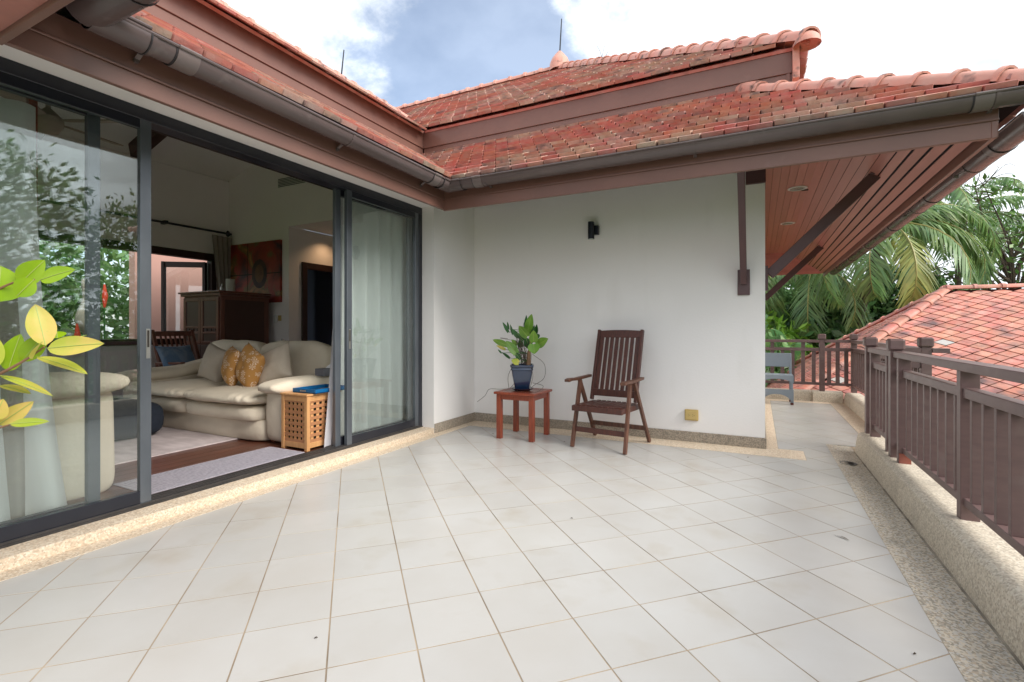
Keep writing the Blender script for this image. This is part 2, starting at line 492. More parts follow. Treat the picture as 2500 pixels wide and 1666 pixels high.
def mustard_mat():
    m = bpy.data.materials.new('mustard_leaf_print')
    m.use_nodes = True
    N, L = m.node_tree.nodes, m.node_tree.links
    b = N['Principled BSDF']
    b.inputs['Roughness'].default_value = .85
    g = N.new('ShaderNodeNewGeometry')
    v = N.new('ShaderNodeTexVoronoi')
    v.inputs['Scale'].default_value = 13
    L.new(g.outputs['Position'], v.inputs['Vector'])
    # spiky sprig motif: angle spokes inside each cell
    sub = N.new('ShaderNodeVectorMath')
    sub.operation = 'SUBTRACT'
    L.new(g.outputs['Position'], sub.inputs[0])
    L.new(v.outputs['Position'], sub.inputs[1])
    s = N.new('ShaderNodeSeparateXYZ')
    L.new(sub.outputs[0], s.inputs[0])
    at = N.new('ShaderNodeMath')
    at.operation = 'ARCTAN2'
    L.new(s.outputs[2], at.inputs[0])
    L.new(s.outputs[0], at.inputs[1])
    ml = N.new('ShaderNodeMath')
    ml.operation = 'MULTIPLY'
    ml.inputs[1].default_value = 7
    L.new(at.outputs[0], ml.inputs[0])
    sn = N.new('ShaderNodeMath')
    sn.operation = 'SINE'
    L.new(ml.outputs[0], sn.inputs[0])
    g1 = N.new('ShaderNodeMath')
    g1.operation = 'GREATER_THAN'
    g1.inputs[1].default_value = .25
    L.new(sn.outputs[0], g1.inputs[0])
    l1 = N.new('ShaderNodeMath')
    l1.operation = 'LESS_THAN'
    l1.inputs[1].default_value = .45
    L.new(v.outputs['Distance'], l1.inputs[0])
    mu = N.new('ShaderNodeMath')
    mu.operation = 'MULTIPLY'
    L.new(g1.outputs[0], mu.inputs[0])
    L.new(l1.outputs[0], mu.inputs[1])
    mx = N.new('ShaderNodeMix')
    mx.data_type = 'RGBA'
    L.new(mu.outputs[0], mx.inputs[0])
    mx.inputs[6].default_value = (.43, .21, .055, 1)
    mx.inputs[7].default_value = (.66, .52, .40, 1)
    L.new(mx.outputs[2], b.inputs['Base Color'])
    return m


M_MUST = mustard_mat()

# ------------------------------------------------------------------ geometry helpers
WLOC = {}


class G:
    """collects faces, then links them as one mesh object"""

    def __init__(s):
        s.v, s.f, s.m = [], [], []

    def add(s, vs, fs, mi=0):
        k = len(s.v)
        s.v += [tuple(map(float, p)) for p in vs]
        s.f += [tuple(i + k for i in f) for f in fs]
        s.m += [mi] * len(fs)
        return s

    def box(s, lo, hi, mi=0):
        x0, y0, z0 = lo
        x1, y1, z1 = hi
        return s.add([(x0, y0, z0), (x1, y0, z0), (x1, y1, z0), (x0, y1, z0), (x0, y0, z1), (x1, y0, z1), (x1, y1, z1), (x0, y1, z1)],
                     [(3, 2, 1, 0), (4, 5, 6, 7), (0, 1, 5, 4), (1, 2, 6, 5), (2, 3, 7, 6), (3, 0, 4, 7)], mi)

    def beam(s, a, b, w, h, up=(0, 0, 1), mi=0, w2=None, h2=None):
        a, b = Vector(a), Vector(b)
        d = (b - a).normalized()
        u = Vector(up)
        sx = d.cross(u)
        if sx.length < 1e-4:
            sx = d.cross(Vector((0, 1, 0)))
        sx.normalize()
        uz = sx.cross(d).normalized()
        w2 = w if w2 is None else w2
        h2 = h if h2 is None else h2
        vs = []
        for p, ww, hh in ((a, w, h), (b, w2, h2)):
            for i, j in ((-1, -1), (1, -1), (1, 1), (-1, 1)):
                vs.append(p + sx * (i * ww / 2) + uz * (j * hh / 2))
        return s.add(vs, [(0, 1, 2, 3), (7, 6, 5, 4), (0, 4, 5, 1), (1, 5, 6, 2), (2, 6, 7, 3), (3, 7, 4, 0)], mi)

    def tube(s, pts, r, n=8, cap=True, mi=0):
        pts = [Vector(p) for p in pts]
        rs = r if isinstance(r, (list, tuple)) else [r] * len(pts)
        k = len(s.v)
        prev = None
        for i, p in enumerate(pts):
            d = (pts[min(i + 1, len(pts) - 1)] - pts[max(i - 1, 0)]).normalized()
            if prev is None:
                a = d.cross(Vector((0, 0, 1)))
                if a.length < .05:
                    a = d.cross(Vector((1, 0, 0)))
            else:
                a = prev - d * prev.dot(d)
            a.normalize()
            prev = a
            b = d.cross(a)
            for j in range(n):
                t = 2 * PI * j / n
                s.v.append(tuple(p + (a * math.cos(t) + b * math.sin(t)) * rs[i]))
        for i in range(len(pts) - 1):
            for j in range(n):
                q = (j + 1) % n
                s.f.append((k + i * n + j, k + i * n + q, k + (i + 1) * n + q, k + (i + 1) * n + j))
                s.m.append(mi)
        if cap:
            s.f.append(tuple(k + j for j in range(n))[::-1])
            s.f.append(tuple(k + (len(pts) - 1) * n + j for j in range(n)))
            s.m += [mi, mi]
        return s

    def lathe(s, prof, c, n=24, mi=0):
        k = len(s.v)
        for r, z in prof:
            for j in range(n):
                t = 2 * PI * j / n
                s.v.append((c[0] + r * math.cos(t), c[1] + r * math.sin(t), c[2] + z))
        for i in range(len(prof) - 1):
            for j in range(n):
                q = (j + 1) % n
                s.f.append((k + i * n + j, k + i * n + q, k + (i + 1) * n + q, k + (i + 1) * n + j))
                s.m.append(mi)
        return s

    def prism(s, poly, z0, z1, mi=0):
        n = len(poly)
        vs = [(p[0], p[1], z0) for p in poly] + [(p[0], p[1], z1) for p in poly]
        fs = [tuple(range(n))[::-1], tuple(range(n, 2 * n))] + [(i, (i + 1) % n, (i + 1) % n + n, i + n) for i in range(n)]
        return s.add(vs, fs, mi)

    def slab(s, pts, t, mi=0):
        """polygon (3-D, planar) with thickness t below its normal"""
        pts = [Vector(p) for p in pts]
        n = (pts[1] - pts[0]).cross(pts[2] - pts[0]).normalized()
        if n.z < 0:
            pts = pts[::-1]
            n = -n
        m = len(pts)
        vs = pts + [p - n * t for p in pts]
        fs = [tuple(range(m)), tuple(range(m, 2 * m))[::-1]] + [(i, i + m, (i + 1) % m + m, (i + 1) % m) for i in range(m)]
        return s.add(vs, fs, mi)

    def mesh(s, name, mats, bev=0, seg=1, smooth=False, org=None, ang=40):
        me = bpy.data.meshes.new(name)
        V = np.array(s.v, dtype=float)
        if org is None:
            lo, hi = V.min(0), V.max(0)
            org = Vector(((lo[0] + hi[0]) / 2, (lo[1] + hi[1]) / 2, lo[2]))
        V = V - np.array(org)
        me.from_pydata(V.tolist(), [], s.f)
        for mm in (mats if isinstance(mats, (list, tuple)) else [mats]):
            me.materials.append(mm)
        if any(s.m):
            me.polygons.foreach_set('material_index', s.m)
        if bev:
            b = bmesh.new()
            b.from_mesh(me)
            es = [e for e in b.edges if len(e.link_faces) == 2 and e.calc_face_angle(0) > R(30)]
            bmesh.ops.bevel(b, geom=es, offset=bev, segments=seg, profile=.7, affect='EDGES', clamp_overlap=True)
            b.to_mesh(me)
            b.free()
        if smooth:
            me.polygons.foreach_set('use_smooth', [True] * len(me.polygons))
            if ang:
                me.set_sharp_from_angle(angle=R(ang))
        me.update()
        return me, Vector(org)

    def obj(s, name, mats, parent=None, **kw):
        me, org = s.mesh(name, mats, **kw)
        return place(name, me, org, parent)


def place(name, me, loc, parent=None, rot=None):
    o = bpy.data.objects.new(name, me)
    COL.objects.link(o)
    loc = Vector(loc)
    if parent is not None:
        o.parent = parent
        o.location = loc - WLOC[parent.name]
    else:
        o.location = loc
    if rot is not None:
        o.rotation_euler = rot
    WLOC[o.name] = loc
    return o


def tag(o, label=None, cat=None, group=None, kind=None):
    for k, v in (('label', label), ('category', cat), ('group', group), ('kind', kind)):
        if v:
            o[k] = v
    return o


def thing(name, loc, label, cat, group=None):
    o = bpy.data.objects.new(name, None)
    COL.objects.link(o)
    o.location = loc
    o.empty_display_size = .1
    WLOC[o.name] = Vector(loc)
    return tag(o, label, cat, group)


def rotz(pts, c, a):
    ca, sa = math.cos(a), math.sin(a)
    return [(c[0] + (x - c[0]) * ca - (y - c[1]) * sa, c[1] + (x - c[0]) * sa + (y - c[1]) * ca, z) for x, y, z in pts]


def clip(poly, inside, inter):
    out = []
    for i in range(len(poly)):
        a, b = poly[i], poly[(i + 1) % len(poly)]
        ia, ib = inside(a), inside(b)
        if ia:
            out.append(a)
        if ia != ib:
            out.append(inter(a, b))
    return out


def clip_rect(poly, x0, y0, x1, y1):
    for ax, v, sg in ((0, x0, 1), (0, x1, -1), (1, y0, 1), (1, y1, -1)):
        if not poly:
            return poly

        def ins(p):
            return (p[ax] - v) * sg >= -1e-9

        def itr(a, b):
            t = (v - a[ax]) / (b[ax] - a[ax])
            return (a[0] + (b[0] - a[0]) * t, a[1] + (b[1] - a[1]) * t)
        poly = clip(poly, ins, itr)
    return poly


def area(p):
    return abs(sum(p[i][0] * p[(i + 1) % len(p)][1] - p[(i + 1) % len(p)][0] * p[i][1] for i in range(len(p)))) / 2


def inpoly(p, poly):
    c = False
    j = len(poly) - 1
    for i in range(len(poly)):
        a, b = poly[i], poly[j]
        if (a[1] > p[1]) != (b[1] > p[1]) and p[0] < (b[0] - a[0]) * (p[1] - a[1]) / (b[1] - a[1]) + a[0]:
            c = not c
        j = i
    return c


XW = -3.235      # plane of the left wall
YR = 5.34        # plane of the rear wall
SILL = .061
HEAD = 2.534

# ------------------------------------------------------------------ ground far below the upper terrace
ground = G().add([(-300, -300, -3.3), (300, -300, -3.3), (300, 300, -3.3), (-300, 300, -3.3)], [(0, 1, 2, 3)]).obj('ground', M_GRASS)
tag(ground, kind='structure')

# ------------------------------------------------------------------ terrace floor
tf = G()
tf.box((-3.40, -2.5, -.32), (1.13, 9.43, -.0075))
tf.box((-3.111, -2.4, -.0070), (.6115, 5.86, -.0012))
tf.box((.18, 5.8605, -.0070), (1.0, 9.0, -.0012))
floor = tf.obj('terrace_floor', M_GROUT)
tag(floor, kind='structure')

TS = .3085
rects = [(-3.11, -1.5, .61, 5.03), (.385, 5.03, .61, 5.40), (.175, 5.40, .61, 5.86), (.175, 5.86, 1.0, 9.0)]
c45 = math.cos(R(45))
rest = G()
nt_ = 0
small = []
for i in range(-14, 30):
    for j in range(-14, 40):
        a0, b0 = -.082 + TS * i, .242 + TS * j
        g_ = .0030
        sq = []
        for a, b in ((a0 + g_, b0 + g_), (a0 + TS - g_, b0 + g_), (a0 + TS - g_, b0 + TS - g_), (a0 + g_, b0 + TS - g_)):
            sq.append((a * c45 - b * c45, a * c45 + b * c45))
        if area(sq) <= 0:
            continue
        for q, rc in enumerate(rects):
            p = clip_rect(sq, *rc)
            if len(p) < 3 or area(p) < 1e-4:
                continue
            if sum((p[k][0] * p[(k + 1) % len(p)][1] - p[(k + 1) % len(p)][0] * p[k][1]) for k in range(len(p))) < 0:
                p = p[::-1]
            cx = sum(x for x, y in p) / len(p)
            cy = sum(y for x, y in p) / len(p)
            small.append((cy + (0 if cy > .45 else 50) + (20 if area(p) < .006 else 0), p))
small.sort(key=lambda t: t[0])
for k, (key, p) in enumerate(small):
    dz = random.uniform(-.0006, .0006)
    if k < 296 and key < 15:
        g = G().prism(p, -.0074, dz)
        g.obj('floor_tile', M_TILE, floor)
    else:
        rest.prism(p, -.0074, dz)
if rest.v:
    tag(rest.obj('cut_floor_tiles', M_TILE, floor), kind='stuff')

# pebble-wash strips (each a sheet a little proud of its bed)
st = G()
st.box((XW, -2.5, -.0074), (-3.1125, 5.34, .0015))
st.box((-3.1125, 5.0325, -.0074), (.1725, 5.34, .0015))
st.box((.1725, 5.0325, -.0074), (.3825, 5.397, .0010))
st.box((.06, 5.34, -.0074), (.1725, 9.23, .0015))
st.box((.1725, 9.0025, -.0074), (1.0, 9.23, .0015))
st.box((1.0025, 5.86, -.0074), (1.2, 9.23, .0015))
tag(st.obj('pebble_border_strip', M_PEB), kind='structure')
ch = G()      # drain channel beside the kerb: sloping flat strip with a groove line
ch.add([(.6125, -2.5, -.001), (.70, -2.5, -.004), (.705, -2.5, -.0062), (.82, -2.5, -.0072), (.82, 5.86, -.0072), (.705, 5.86, -.0062), (.70, 5.86, -.004), (.6125, 5.86, -.001)],
       [(0, 1, 6, 7), (1, 2, 5, 6), (2, 3, 4, 5)])
tag(ch.obj('drain_channel', M_PEBG), kind='structure')

# kerbs


def kerb(g, a, b, w, h, side):
    """kerb from a to b, inner foot on that line, w wide to the given side (unit vector)"""
    prof = [(0, 0), (.010, h * .5), (.022, h - .022), (.040, h - .005), (.062, h), (w, h), (w, -.25), (0, -.25)]
    vs = []
    for p in (a, b):
        for d, z in prof:
            vs.append((p[0] + side[0] * d, p[1] + side[1] * d, z))
    n = len(prof)
    fs = [(i, (i + 1) % n, (i + 1) % n + n, i + n) for i in range(n)] + [tuple(range(n))[::-1], tuple(range(n, 2 * n))]
    g.add(vs, fs)


k = G()
kerb(k, (.822, -2.5), (.822, 5.62), .24, .19, (1, 0))
tag(k.obj('terrace_kerb', M_KERB, bev=.004), kind='structure')
k = G()
kerb(k, (1.20, 5.62), (1.20, 9.232), .22, .165, (1, 0))
kerb(k, (.06, 9.232), (.78, 9.232), .2, .165, (0, 1))
kerb(k, (.782, 9.19), (1.198, 9.19), .24, .165, (0, 1))
tag(k.obj('passage_kerb', M_KERB, bev=.004), kind='structure')
gr_ = G()
gr_.box((.812, -2.5, -.0070), (.8235, 5.62, -.0045))
tag(gr_.obj('channel_grime', mat('wet_grime', (.10, .085, .065), .8, (.40, .35, .28), 5, 1)), kind='structure')
lg = G()
lg.box((1.066, -2.5, -.22), (1.21, 5.60, .085))
lg.box((1.425, 5.5, -.22), (1.60, 9.43, .06))
tag(lg.obj('outer_ledge', M_LEDGE, bev=.004), kind='structure')

# ------------------------------------------------------------------ villa
V0 = Vector((-4.0, 6.0, -3.3))
villa = thing('villa', V0, 'white rendered villa with brown eaves and red clay tile roofs around the terrace', 'house')

w = G()
w.box((XW, YR, -.25), (.06, YR + .2, 3.05))                    # rear wall
w.box((-.14, YR + .2, -.25), (.06, 12.3, 3.0))                 # side wall along the passage
w.obj('rear_wall', M_WALL, villa)
w = G()
w.box((-3.435, 4.47, -.25), (XW - .0005, YR + .02, 2.86))
w.box((-3.435, -2.5, HEAD), (XW, 4.47, 2.86))
w.box((-3.435, -2.5, -.25), (XW, -1.3, HEAD))
w.obj('left_wall', M_WALL, villa)
w = G()
w.box((-9, 5.35, -3.3), (.02, 12.3, -.252))
w.box((-9, -2.5, -3.3), (1.0, 5.35, -.325))
w.obj('ground_floor_wall', M_WALL, villa)
s_ = G().box((-3.60, -2.5, -.1), (XW + .002, 4.472, SILL))
s_.obj('door_sill', M_PEB, villa, bev=.012, seg=2, smooth=True)
sk = G()
sk.box((XW + .0003, YR - .014, .0018), (.072, YR + .001, .105))
sk.box((.061, YR + .0012, .0018), (.0725, 9.2, .105))
sk.box((XW + .0012, 4.473, .0018), (XW + .014, YR - .0145, .105))
sk.obj('skirting', M_SKIRT, villa, bev=.002)

# fascias -----------------------------------------------------------------
XL, YF, XRF = -2.85, 4.11, 1.35


def fascia_x(g, x, y0, y1, z0, z1, d, side, step=.11, set_=.006):
    """fascia board running along Y; outer face at x; d thick; lower board set back"""
    s = side
    g.box((min(x, x - s * d), y0, z0 + step + .001), (max(x, x - s * d), y1, z1))
    xi = x - s * set_
    g.box((min(xi, xi - s * d), y0, z0), (max(xi, xi - s * d), y1, z0 + step))


def fascia_y(g, y, x0, x1, z0, z1, d, side, step=.11, set_=.006):
    s = side
    g.box((x0, min(y, y - s * d), z0 + step + .001), (x1, max(y, y - s * d), z1))
    yi = y - s * set_
    g.box((x0, min(yi, yi - s * d), z0), (x1, max(yi, yi - s * d), z0 + step))


ZF = 2.367
g = G(); fascia_x(g, XL, .88, YF + .02, ZF + .014, 2.60, .03, 1, .10)
g.box((XL, .90, ZF + .108), (XL + .007, YF - .002, ZF + .122))
g.obj('fascia', M_FASCIA, villa, bev=.003)
g = G(); fascia_y(g, YF, XL - .016, XRF, ZF + .003, 2.60, .03, -1)
g.box((XL + .008, YF - .007, ZF + .108), (XRF, YF, ZF + .122))
g.obj('fascia', M_FASCIA, villa, bev=.003)
g = G(); fascia_x(g, XRF, YF + .0025, 13.05, ZF, 2.60, .03, 1)
g.obj('fascia', M_FASCIA, villa, bev=.003)
g = G(); fascia_y(g, .88, XL - .02, -.5, ZF, 2.60, .03, 1)
g.obj('fascia', M_FASCIA, villa, bev=.003)
# top roof fascias
ZU0, ZU1 = 3.60, 3.952
g = G(); fascia_y(g, 5.60, -4.24, .30, ZU0, ZU1, .035, -1, .125, .015)
g.obj('fascia', M_FASCIA, villa, bev=.003)
g = G(); fascia_x(g, -4.24, -2.5, 5.62, ZU0, ZU1, .035, 1, .125, .015)
g.obj('fascia', M_FASCIA, villa, bev=.003)
g = G(); fascia_x(g, .30, 5.602, 13.5, ZU0, ZU1, .035, 1, .125, .015)
g.obj('fascia', M_FASCIA, villa, bev=.003)

# walls hidden in the shade between lower and upper roofs
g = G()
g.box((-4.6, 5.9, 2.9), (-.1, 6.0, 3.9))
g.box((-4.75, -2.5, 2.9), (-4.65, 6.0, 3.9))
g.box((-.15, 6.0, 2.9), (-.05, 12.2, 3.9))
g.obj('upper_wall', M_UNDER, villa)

# lower roof decks ---------------------------------------------------------
MS = .61
ZE = 2.612                       # tile bed height at the eave line
EY = 4.03
EX = -2.74


def zr(y):
    return ZE + MS * (y - EY)


def zl(x):
    return ZE + .018 + MS * (EX - x)


XE = 1.50
rear_poly = [(EX, EY), (XE, EY), (XE - 2.0, EY + 2.0), (EX - 2.0, EY + 2.0)]
left_poly = [(EX, .92), (EX, EY), (EX - 2.0, EY + 2.0), (EX - 2.0, -1.08)]
rear_roof = G().slab([(x, y, zr(y) - .004) for x, y in rear_poly], .03).obj('lower_rear_roof', M_UNDER, villa)
left_roof = G().slab([(x, y, zl(x) - .004) for x, y in left_poly], .03).obj('lower_left_roof', M_UNDER, villa)
right_poly = [(XE, EY), (XE, 13.1), (XE - 2.0, 11.1), (XE - 2.0, EY + 2.0)]
right_roof = G().slab([(x, y, ZE + MS * (XE - x) - .004) for x, y in right_poly], .03).obj('lower_right_roof', M_UNDER, villa)
south_poly = [(EX, .92), (-.45, .92), (-.45, -1.08), (EX - 2.0, -1.08)]
south_roof = G().slab([(x, y, ZE + MS * (.92 - y) - .004) for x, y in south_poly], .03).obj('lower_south_roof', M_UNDER, villa)

# one clay tile: local x across, y up the slope, z normal
TW, TE, TT = .162, .174, .034


def tile_mesh(name, wd, ln, th, m, rnd=.006):
    g = G()
    w2 = wd / 2
    r = rnd
    pl = [(-w2, r * 2), (-w2 + r, 0), (w2 - r, 0), (w2, r * 2), (w2, ln), (-w2, ln)]
    lift = th * 1.1
    n = len(pl)
    vs = []
    for x, y in pl:
        vs.append((x, y, lift * (1 - y / ln) + th * .0))
    for x, y in pl:
        vs.append((x, y, lift * (1 - y / ln) + th))
    g.add(vs, [tuple(range(n))[::-1], tuple(range(n, 2 * n))] + [(i, (i + 1) % n, (i + 1) % n + n, i + n) for i in range(n)])
    me, _ = g.mesh(name, m, bev=0, org=(0, 0, 0))
    return me


RT_ME = [tile_mesh('roof_tile', TW - .004, TE + .05, TT, M_RTILE), tile_mesh('roof_tile', TW - .006, TE + .05, TT * 1.05, M_RTILE2)]


def plane_frame(o, ux, up):
    """origin, unit vector along the eave, unit vector up the slope"""
    ux, up = Vector(ux).normalized(), Vector(up).normalized()
    nz_ = ux.cross(up).normalized()
    if nz_.z < 0:
        nz_ = -nz_
        ux = -ux
    return Vector(o), ux, up, nz_


def lay_tiles(parent, o, ux, up, poly, wd, ex, meshes, maxn, stuff_mats, a_rng, b_max, start=0.0, jit=.003, name='roof_tile', stuff='roof_tiles_joined', keyf=None):
    O_, UX, UP, NZ = plane_frame(o, ux, up)
    items = []
    rows = int(b_max / ex) + 1
    for r in range(rows):
        b = start + r * ex
        off = (wd / 2 if r % 2 else 0)
        n0, n1 = int(a_rng[0] / wd) - 1, int(a_rng[1] / wd) + 1
        for i in range(n0, n1 + 1):
            a = i * wd + off
            P = O_ + UX * a + UP * b
            Pc = P + UP * (ex * .5)
            if not inpoly((Pc.x, Pc.y), poly):
                continue
            ja, jb = random.uniform(-jit, jit), random.uniform(-jit * 2, jit * 2)
            rz = random.uniform(-.018, .018)
            M = Matrix((UX, UP, NZ)).transposed().to_4x4()
            M.translation = P + UX * ja + UP * jb + NZ * random.uniform(0, .003)
            M = M @ Matrix.Rotation(rz, 4, 'Z') @ Matrix.Rotation(random.uniform(-.012, .012), 4, 'Y')
            k = 1 if noise.noise(Vector((P.x * 1.1, P.y * 1.1, 3.7))) + random.uniform(-.34, .34) > .17 else 0
            items.append((keyf(P) if keyf else r, k, M))
    items.sort(key=lambda t: t[0])
    for _, k, M in items[:maxn]:
        ob = bpy.data.objects.new(name, meshes[k])
        COL.objects.link(ob)
        ob.parent = parent
        M2 = M.copy()
        M2.translation = M.translation - WLOC[parent.name]
        ob.matrix_basis = M2
    if len(items) > maxn:
        vv, ff, mi = [], [], []
        cache = []
        for me in meshes:
            cache.append((np.array([v.co[:] for v in me.vertices]), [tuple(p.vertices) for p in me.polygons]))
        nv = 0
        for _, k, M in items[maxn:]:
            A = np.array(M)
            v0, f0 = cache[k]
            vv.append(v0 @ A[:3, :3].T + A[:3, 3])
            ff += [tuple(i + nv for i in f) for f in f0]
            mi += [k] * len(f0)
            nv += len(v0)
        me = bpy.data.meshes.new(stuff)
        V = np.concatenate(vv)
        org = V.mean(0)
        me.from_pydata((V - org).tolist(), [], ff)
        for mm in stuff_mats:
            me.materials.append(mm)
        me.polygons.foreach_set('material_index', mi)
        me.update()
        tag(place(stuff, me, org, parent), kind='stuff')
    return len(items)


sl = Vector((0, 1, MS)).normalized()
fit = [(EX + .01, EY - .03), (XE - .02, EY - .03), (XE - 1.78, EY + 1.74), (EX - 1.74, EY + 1.74)]
n_a = lay_tiles(rear_roof, (EX, EY - .045, zr(EY - .045)), (1, 0, 0), sl, fit, TW, TE, RT_ME, 300, [M_RTILE, M_RTILE2], (-2.2, 4.6), 2.1)
sll = Vector((-1, 0, MS)).normalized()
fit = [(EX + .03, .95), (EX + .03, EY), (EX - 1.74, EY + 1.77), (EX - 1.74, -.8)]
n_b = lay_tiles(left_roof, (EX + .03, 2.5, zl(EX + .03)), (0, 1, 0), sll, fit, TW, TE, RT_ME, 0, [M_RTILE, M_RTILE2], (-4, 4), 2.1, start=0)
slr = Vector((-1, 0, MS)).normalized()
fit = [(XE + .03, EY), (XE + .03, 13.0), (XE - 1.5, 11.6), (XE - 1.5, EY + 1.53)]
lay_tiles(right_roof, (XE + .045, 8, ZE - .03), (0, 1, 0), slr, fit, TW, TE, RT_ME, 0, [M_RTILE, M_RTILE2], (-5, 6), 1.9)
fit = [(EX, .95), (-.45, .95), (-.45, -.8), (EX - 1.7, -.8)]
lay_tiles(south_roof, (-2, .965, ZE - .03), (1, 0, 0), Vector((0, -1, MS)), fit, TW, TE, RT_ME, 0, [M_RTILE, M_RTILE2], (-4, 4), 1.9)

# upper roofs ----------------------------------------------------------------
MU = .65
UE = 3.935


def zu(y):
    return UE + MU * (y - 5.53)


def zul(x):
    return UE + MU * (-4.17 - x)


up_rear = [(-4.20, 5.575), (.33, 5.575), (-3.73, 9.63), (-8.6, 9.63), (-6.02, 7.38)]
ur = G()
ur.slab([(x, y, zu(y) - .004) for x, y in up_rear], .03)
ur.slab([(-3.73, 9.63, zu(9.63) - .004), (-8.6, 9.63, zu(9.63) - .004), (-8.6, 13.6, 4.0), (.37, 13.6, 4.0)], .03)
upper_rear = ur.obj('upper_rear_roof', M_RTILE, villa)
uright = [(.37, 5.53), (.37, 13.6), (-3.73, 9.63)]
upper_right = G().slab([(x, y, UE + MU * (.37 - x) - .004) for x, y in uright], .03).obj('upper_right_roof', M_UNDER, villa)
up_left = [(-4.17, 5.53), (-4.17, -2.5), (-6.02, -2.5), (-6.02, 7.38)]
ul = G()
ul.slab([(x, y, zul(x) - .004) for x, y in up_left], .03)
ul.slab([(-6.02, -2.5, zul(-6.02) - .004), (-6.02, 7.6, zul(-6.02) - .004), (-8.9, 7.6, 3.4), (-8.9, -2.5, 3.4)], .03)
upper_left = ul.obj('upper_left_roof', M_RTILE, villa)
slu = Vector((0, 1, MU)).normalized()
fit = [(-4.15, 5.52), (.36, 5.52), (-3.70, 9.52), (-8.6, 9.52), (-6.0, 7.36)]
lay_tiles(upper_rear, (-4, 5.545, zu(5.545)), (1, 0, 0), slu, fit, TW * 1.25, TE * 1.15, [tile_mesh('roof_tile', TW * 1.25 - .005, TE * 1.15 + .05, .034, M_RTILE), tile_mesh('roof_tile', TW * 1.25 - .010, TE * 1.15 + .05, .036, M_RTILE2)], 0,
          [M_RTILE, M_RTILE2], (-5, 5), 5.2, jit=.006)
fit = [(-4.12, 5.5), (-4.12, -2.4), (-6.0, -2.4), (-6.0, 7.36)]
UT_ME = [tile_mesh('roof_tile', TW - .004, TE + .05, .022, M_RTILE), tile_mesh('roof_tile', TW - .006, TE + .05, .020, M_RTILE2)]
lay_tiles(upper_left, (-4.10, 2, zul(-4.10)), (0, 1, 0), Vector((-1, 0, MU)), fit, TW, TE, UT_ME, 0, [M_RTILE, M_RTILE2], (-5, 6), 2.4, jit=.006)
fit = [(.40, 5.5), (.40, 13.5), (-3.7, 9.6)]
lay_tiles(upper_right, (.43, 9, UE - .02), (0, 1, 0), Vector((-1, 0, MU)), fit, TW, TE, UT_ME, 0, [M_RTILE, M_RTILE2], (-5, 6), 5.2)

# ridge and hip tiles --------------------------------------------------------


def ridge_mesh(name, ln, r0, r1, h, th=.014, m=M_RIDGE, collar=True):
    """one half-round ridge tile, along +x, wide collar at the end that overlaps the next"""
    g = G()
    prof = [(0, r0, h), (ln * .80, r1, h * 1.0), (ln * .84, r1 * 1.03, h * 1.02), (ln * .86, r1 * 1.15, h * 1.22), (ln, r1 * 1.20, h * 1.25)]
    n = 8
    vs = []
    for x, r, hh in prof:
        for j in range(n + 1):
            t = PI * j / n
            vs.append((x, r * math.cos(t), hh * (math.sin(t) ** .8) - .02))
    fs = []
    for i in range(len(prof) - 1):
        for j in range(n):
            q = i * (n + 1) + j
            fs.append((q, q + 1, q + n + 2, q + n + 1))
    base = len(vs)
    # inner end faces
    for x, r, hh in (prof[0], prof[-1]):
        for j in range(n + 1):
            t = PI * j / n
            vs.append((x, (r - th) * math.cos(t), (hh - th) * (math.sin(t) ** .8) - .02))
    for j in range(n):
        fs.append((j, base + j, base + j + 1, j + 1))
        q = (len(prof) - 1) * (n + 1) + j
        fs.append((q, q + 1, base + n + 1 + j + 1, base + n + 1 + j))
    g.add(vs, fs)
    me, _ = g.mesh(name, m, org=(0, 0, 0), smooth=True, ang=38)
    return me


RID = ridge_mesh('ridge_tile', .30, .085, .085, .085)


def lay_ridge(parent, a, b, me, ln, name='ridge_tile', flip=False, sc=1.0, mlen=.30):
    a, b = Vector(a), Vector(b)
    d = (b - a)
    n = max(1, int(round(d.length / ln)))
    step = d.length / n
    dx = d.normalized()
    sy = Vector((0, 0, 1)).cross(dx).normalized()
    uz = dx.cross(sy)
    for i in range(n):
        M = Matrix((dx, sy, uz)).transposed().to_4x4()
        M = M @ Matrix.Rotation(random.uniform(-.02, .02), 4, 'X')
        M = M @ Matrix.Diagonal((step / mlen * 1.03, sc, sc, 1))
        M.translation = a + dx * step * i + uz * random.uniform(0, .004)
        ob = bpy.data.objects.new(name, me)
        COL.objects.link(ob)
        ob.parent = parent
        M.translation = M.translation - WLOC[parent.name]
        ob.matrix_basis = M


lay_ridge(rear_roof, (-.14, EY + 1.64, zr(EY + 1.64) + .05), (XE + .06, EY - .06, zr(EY - .06) + .045), RID, .27, sc=1.0)
lay_ridge(upper_rear, (-3.70, 9.60, zu(9.60) + .07), (.44, 5.46, zu(5.46) + .055), RID, .30, sc=1.25)
lay_ridge(upper_rear, (-3.80, 9.63, zu(9.63) + .06), (-8.2, 9.63, zu(9.63) + .06), RID, .36, sc=1.2)
lay_ridge(upper_left, (-6.02, -2.4, zul(-6.02) + .05), (-6.02, 7.5, zul(-6.02) + .05), RID, .36, sc=1.1)
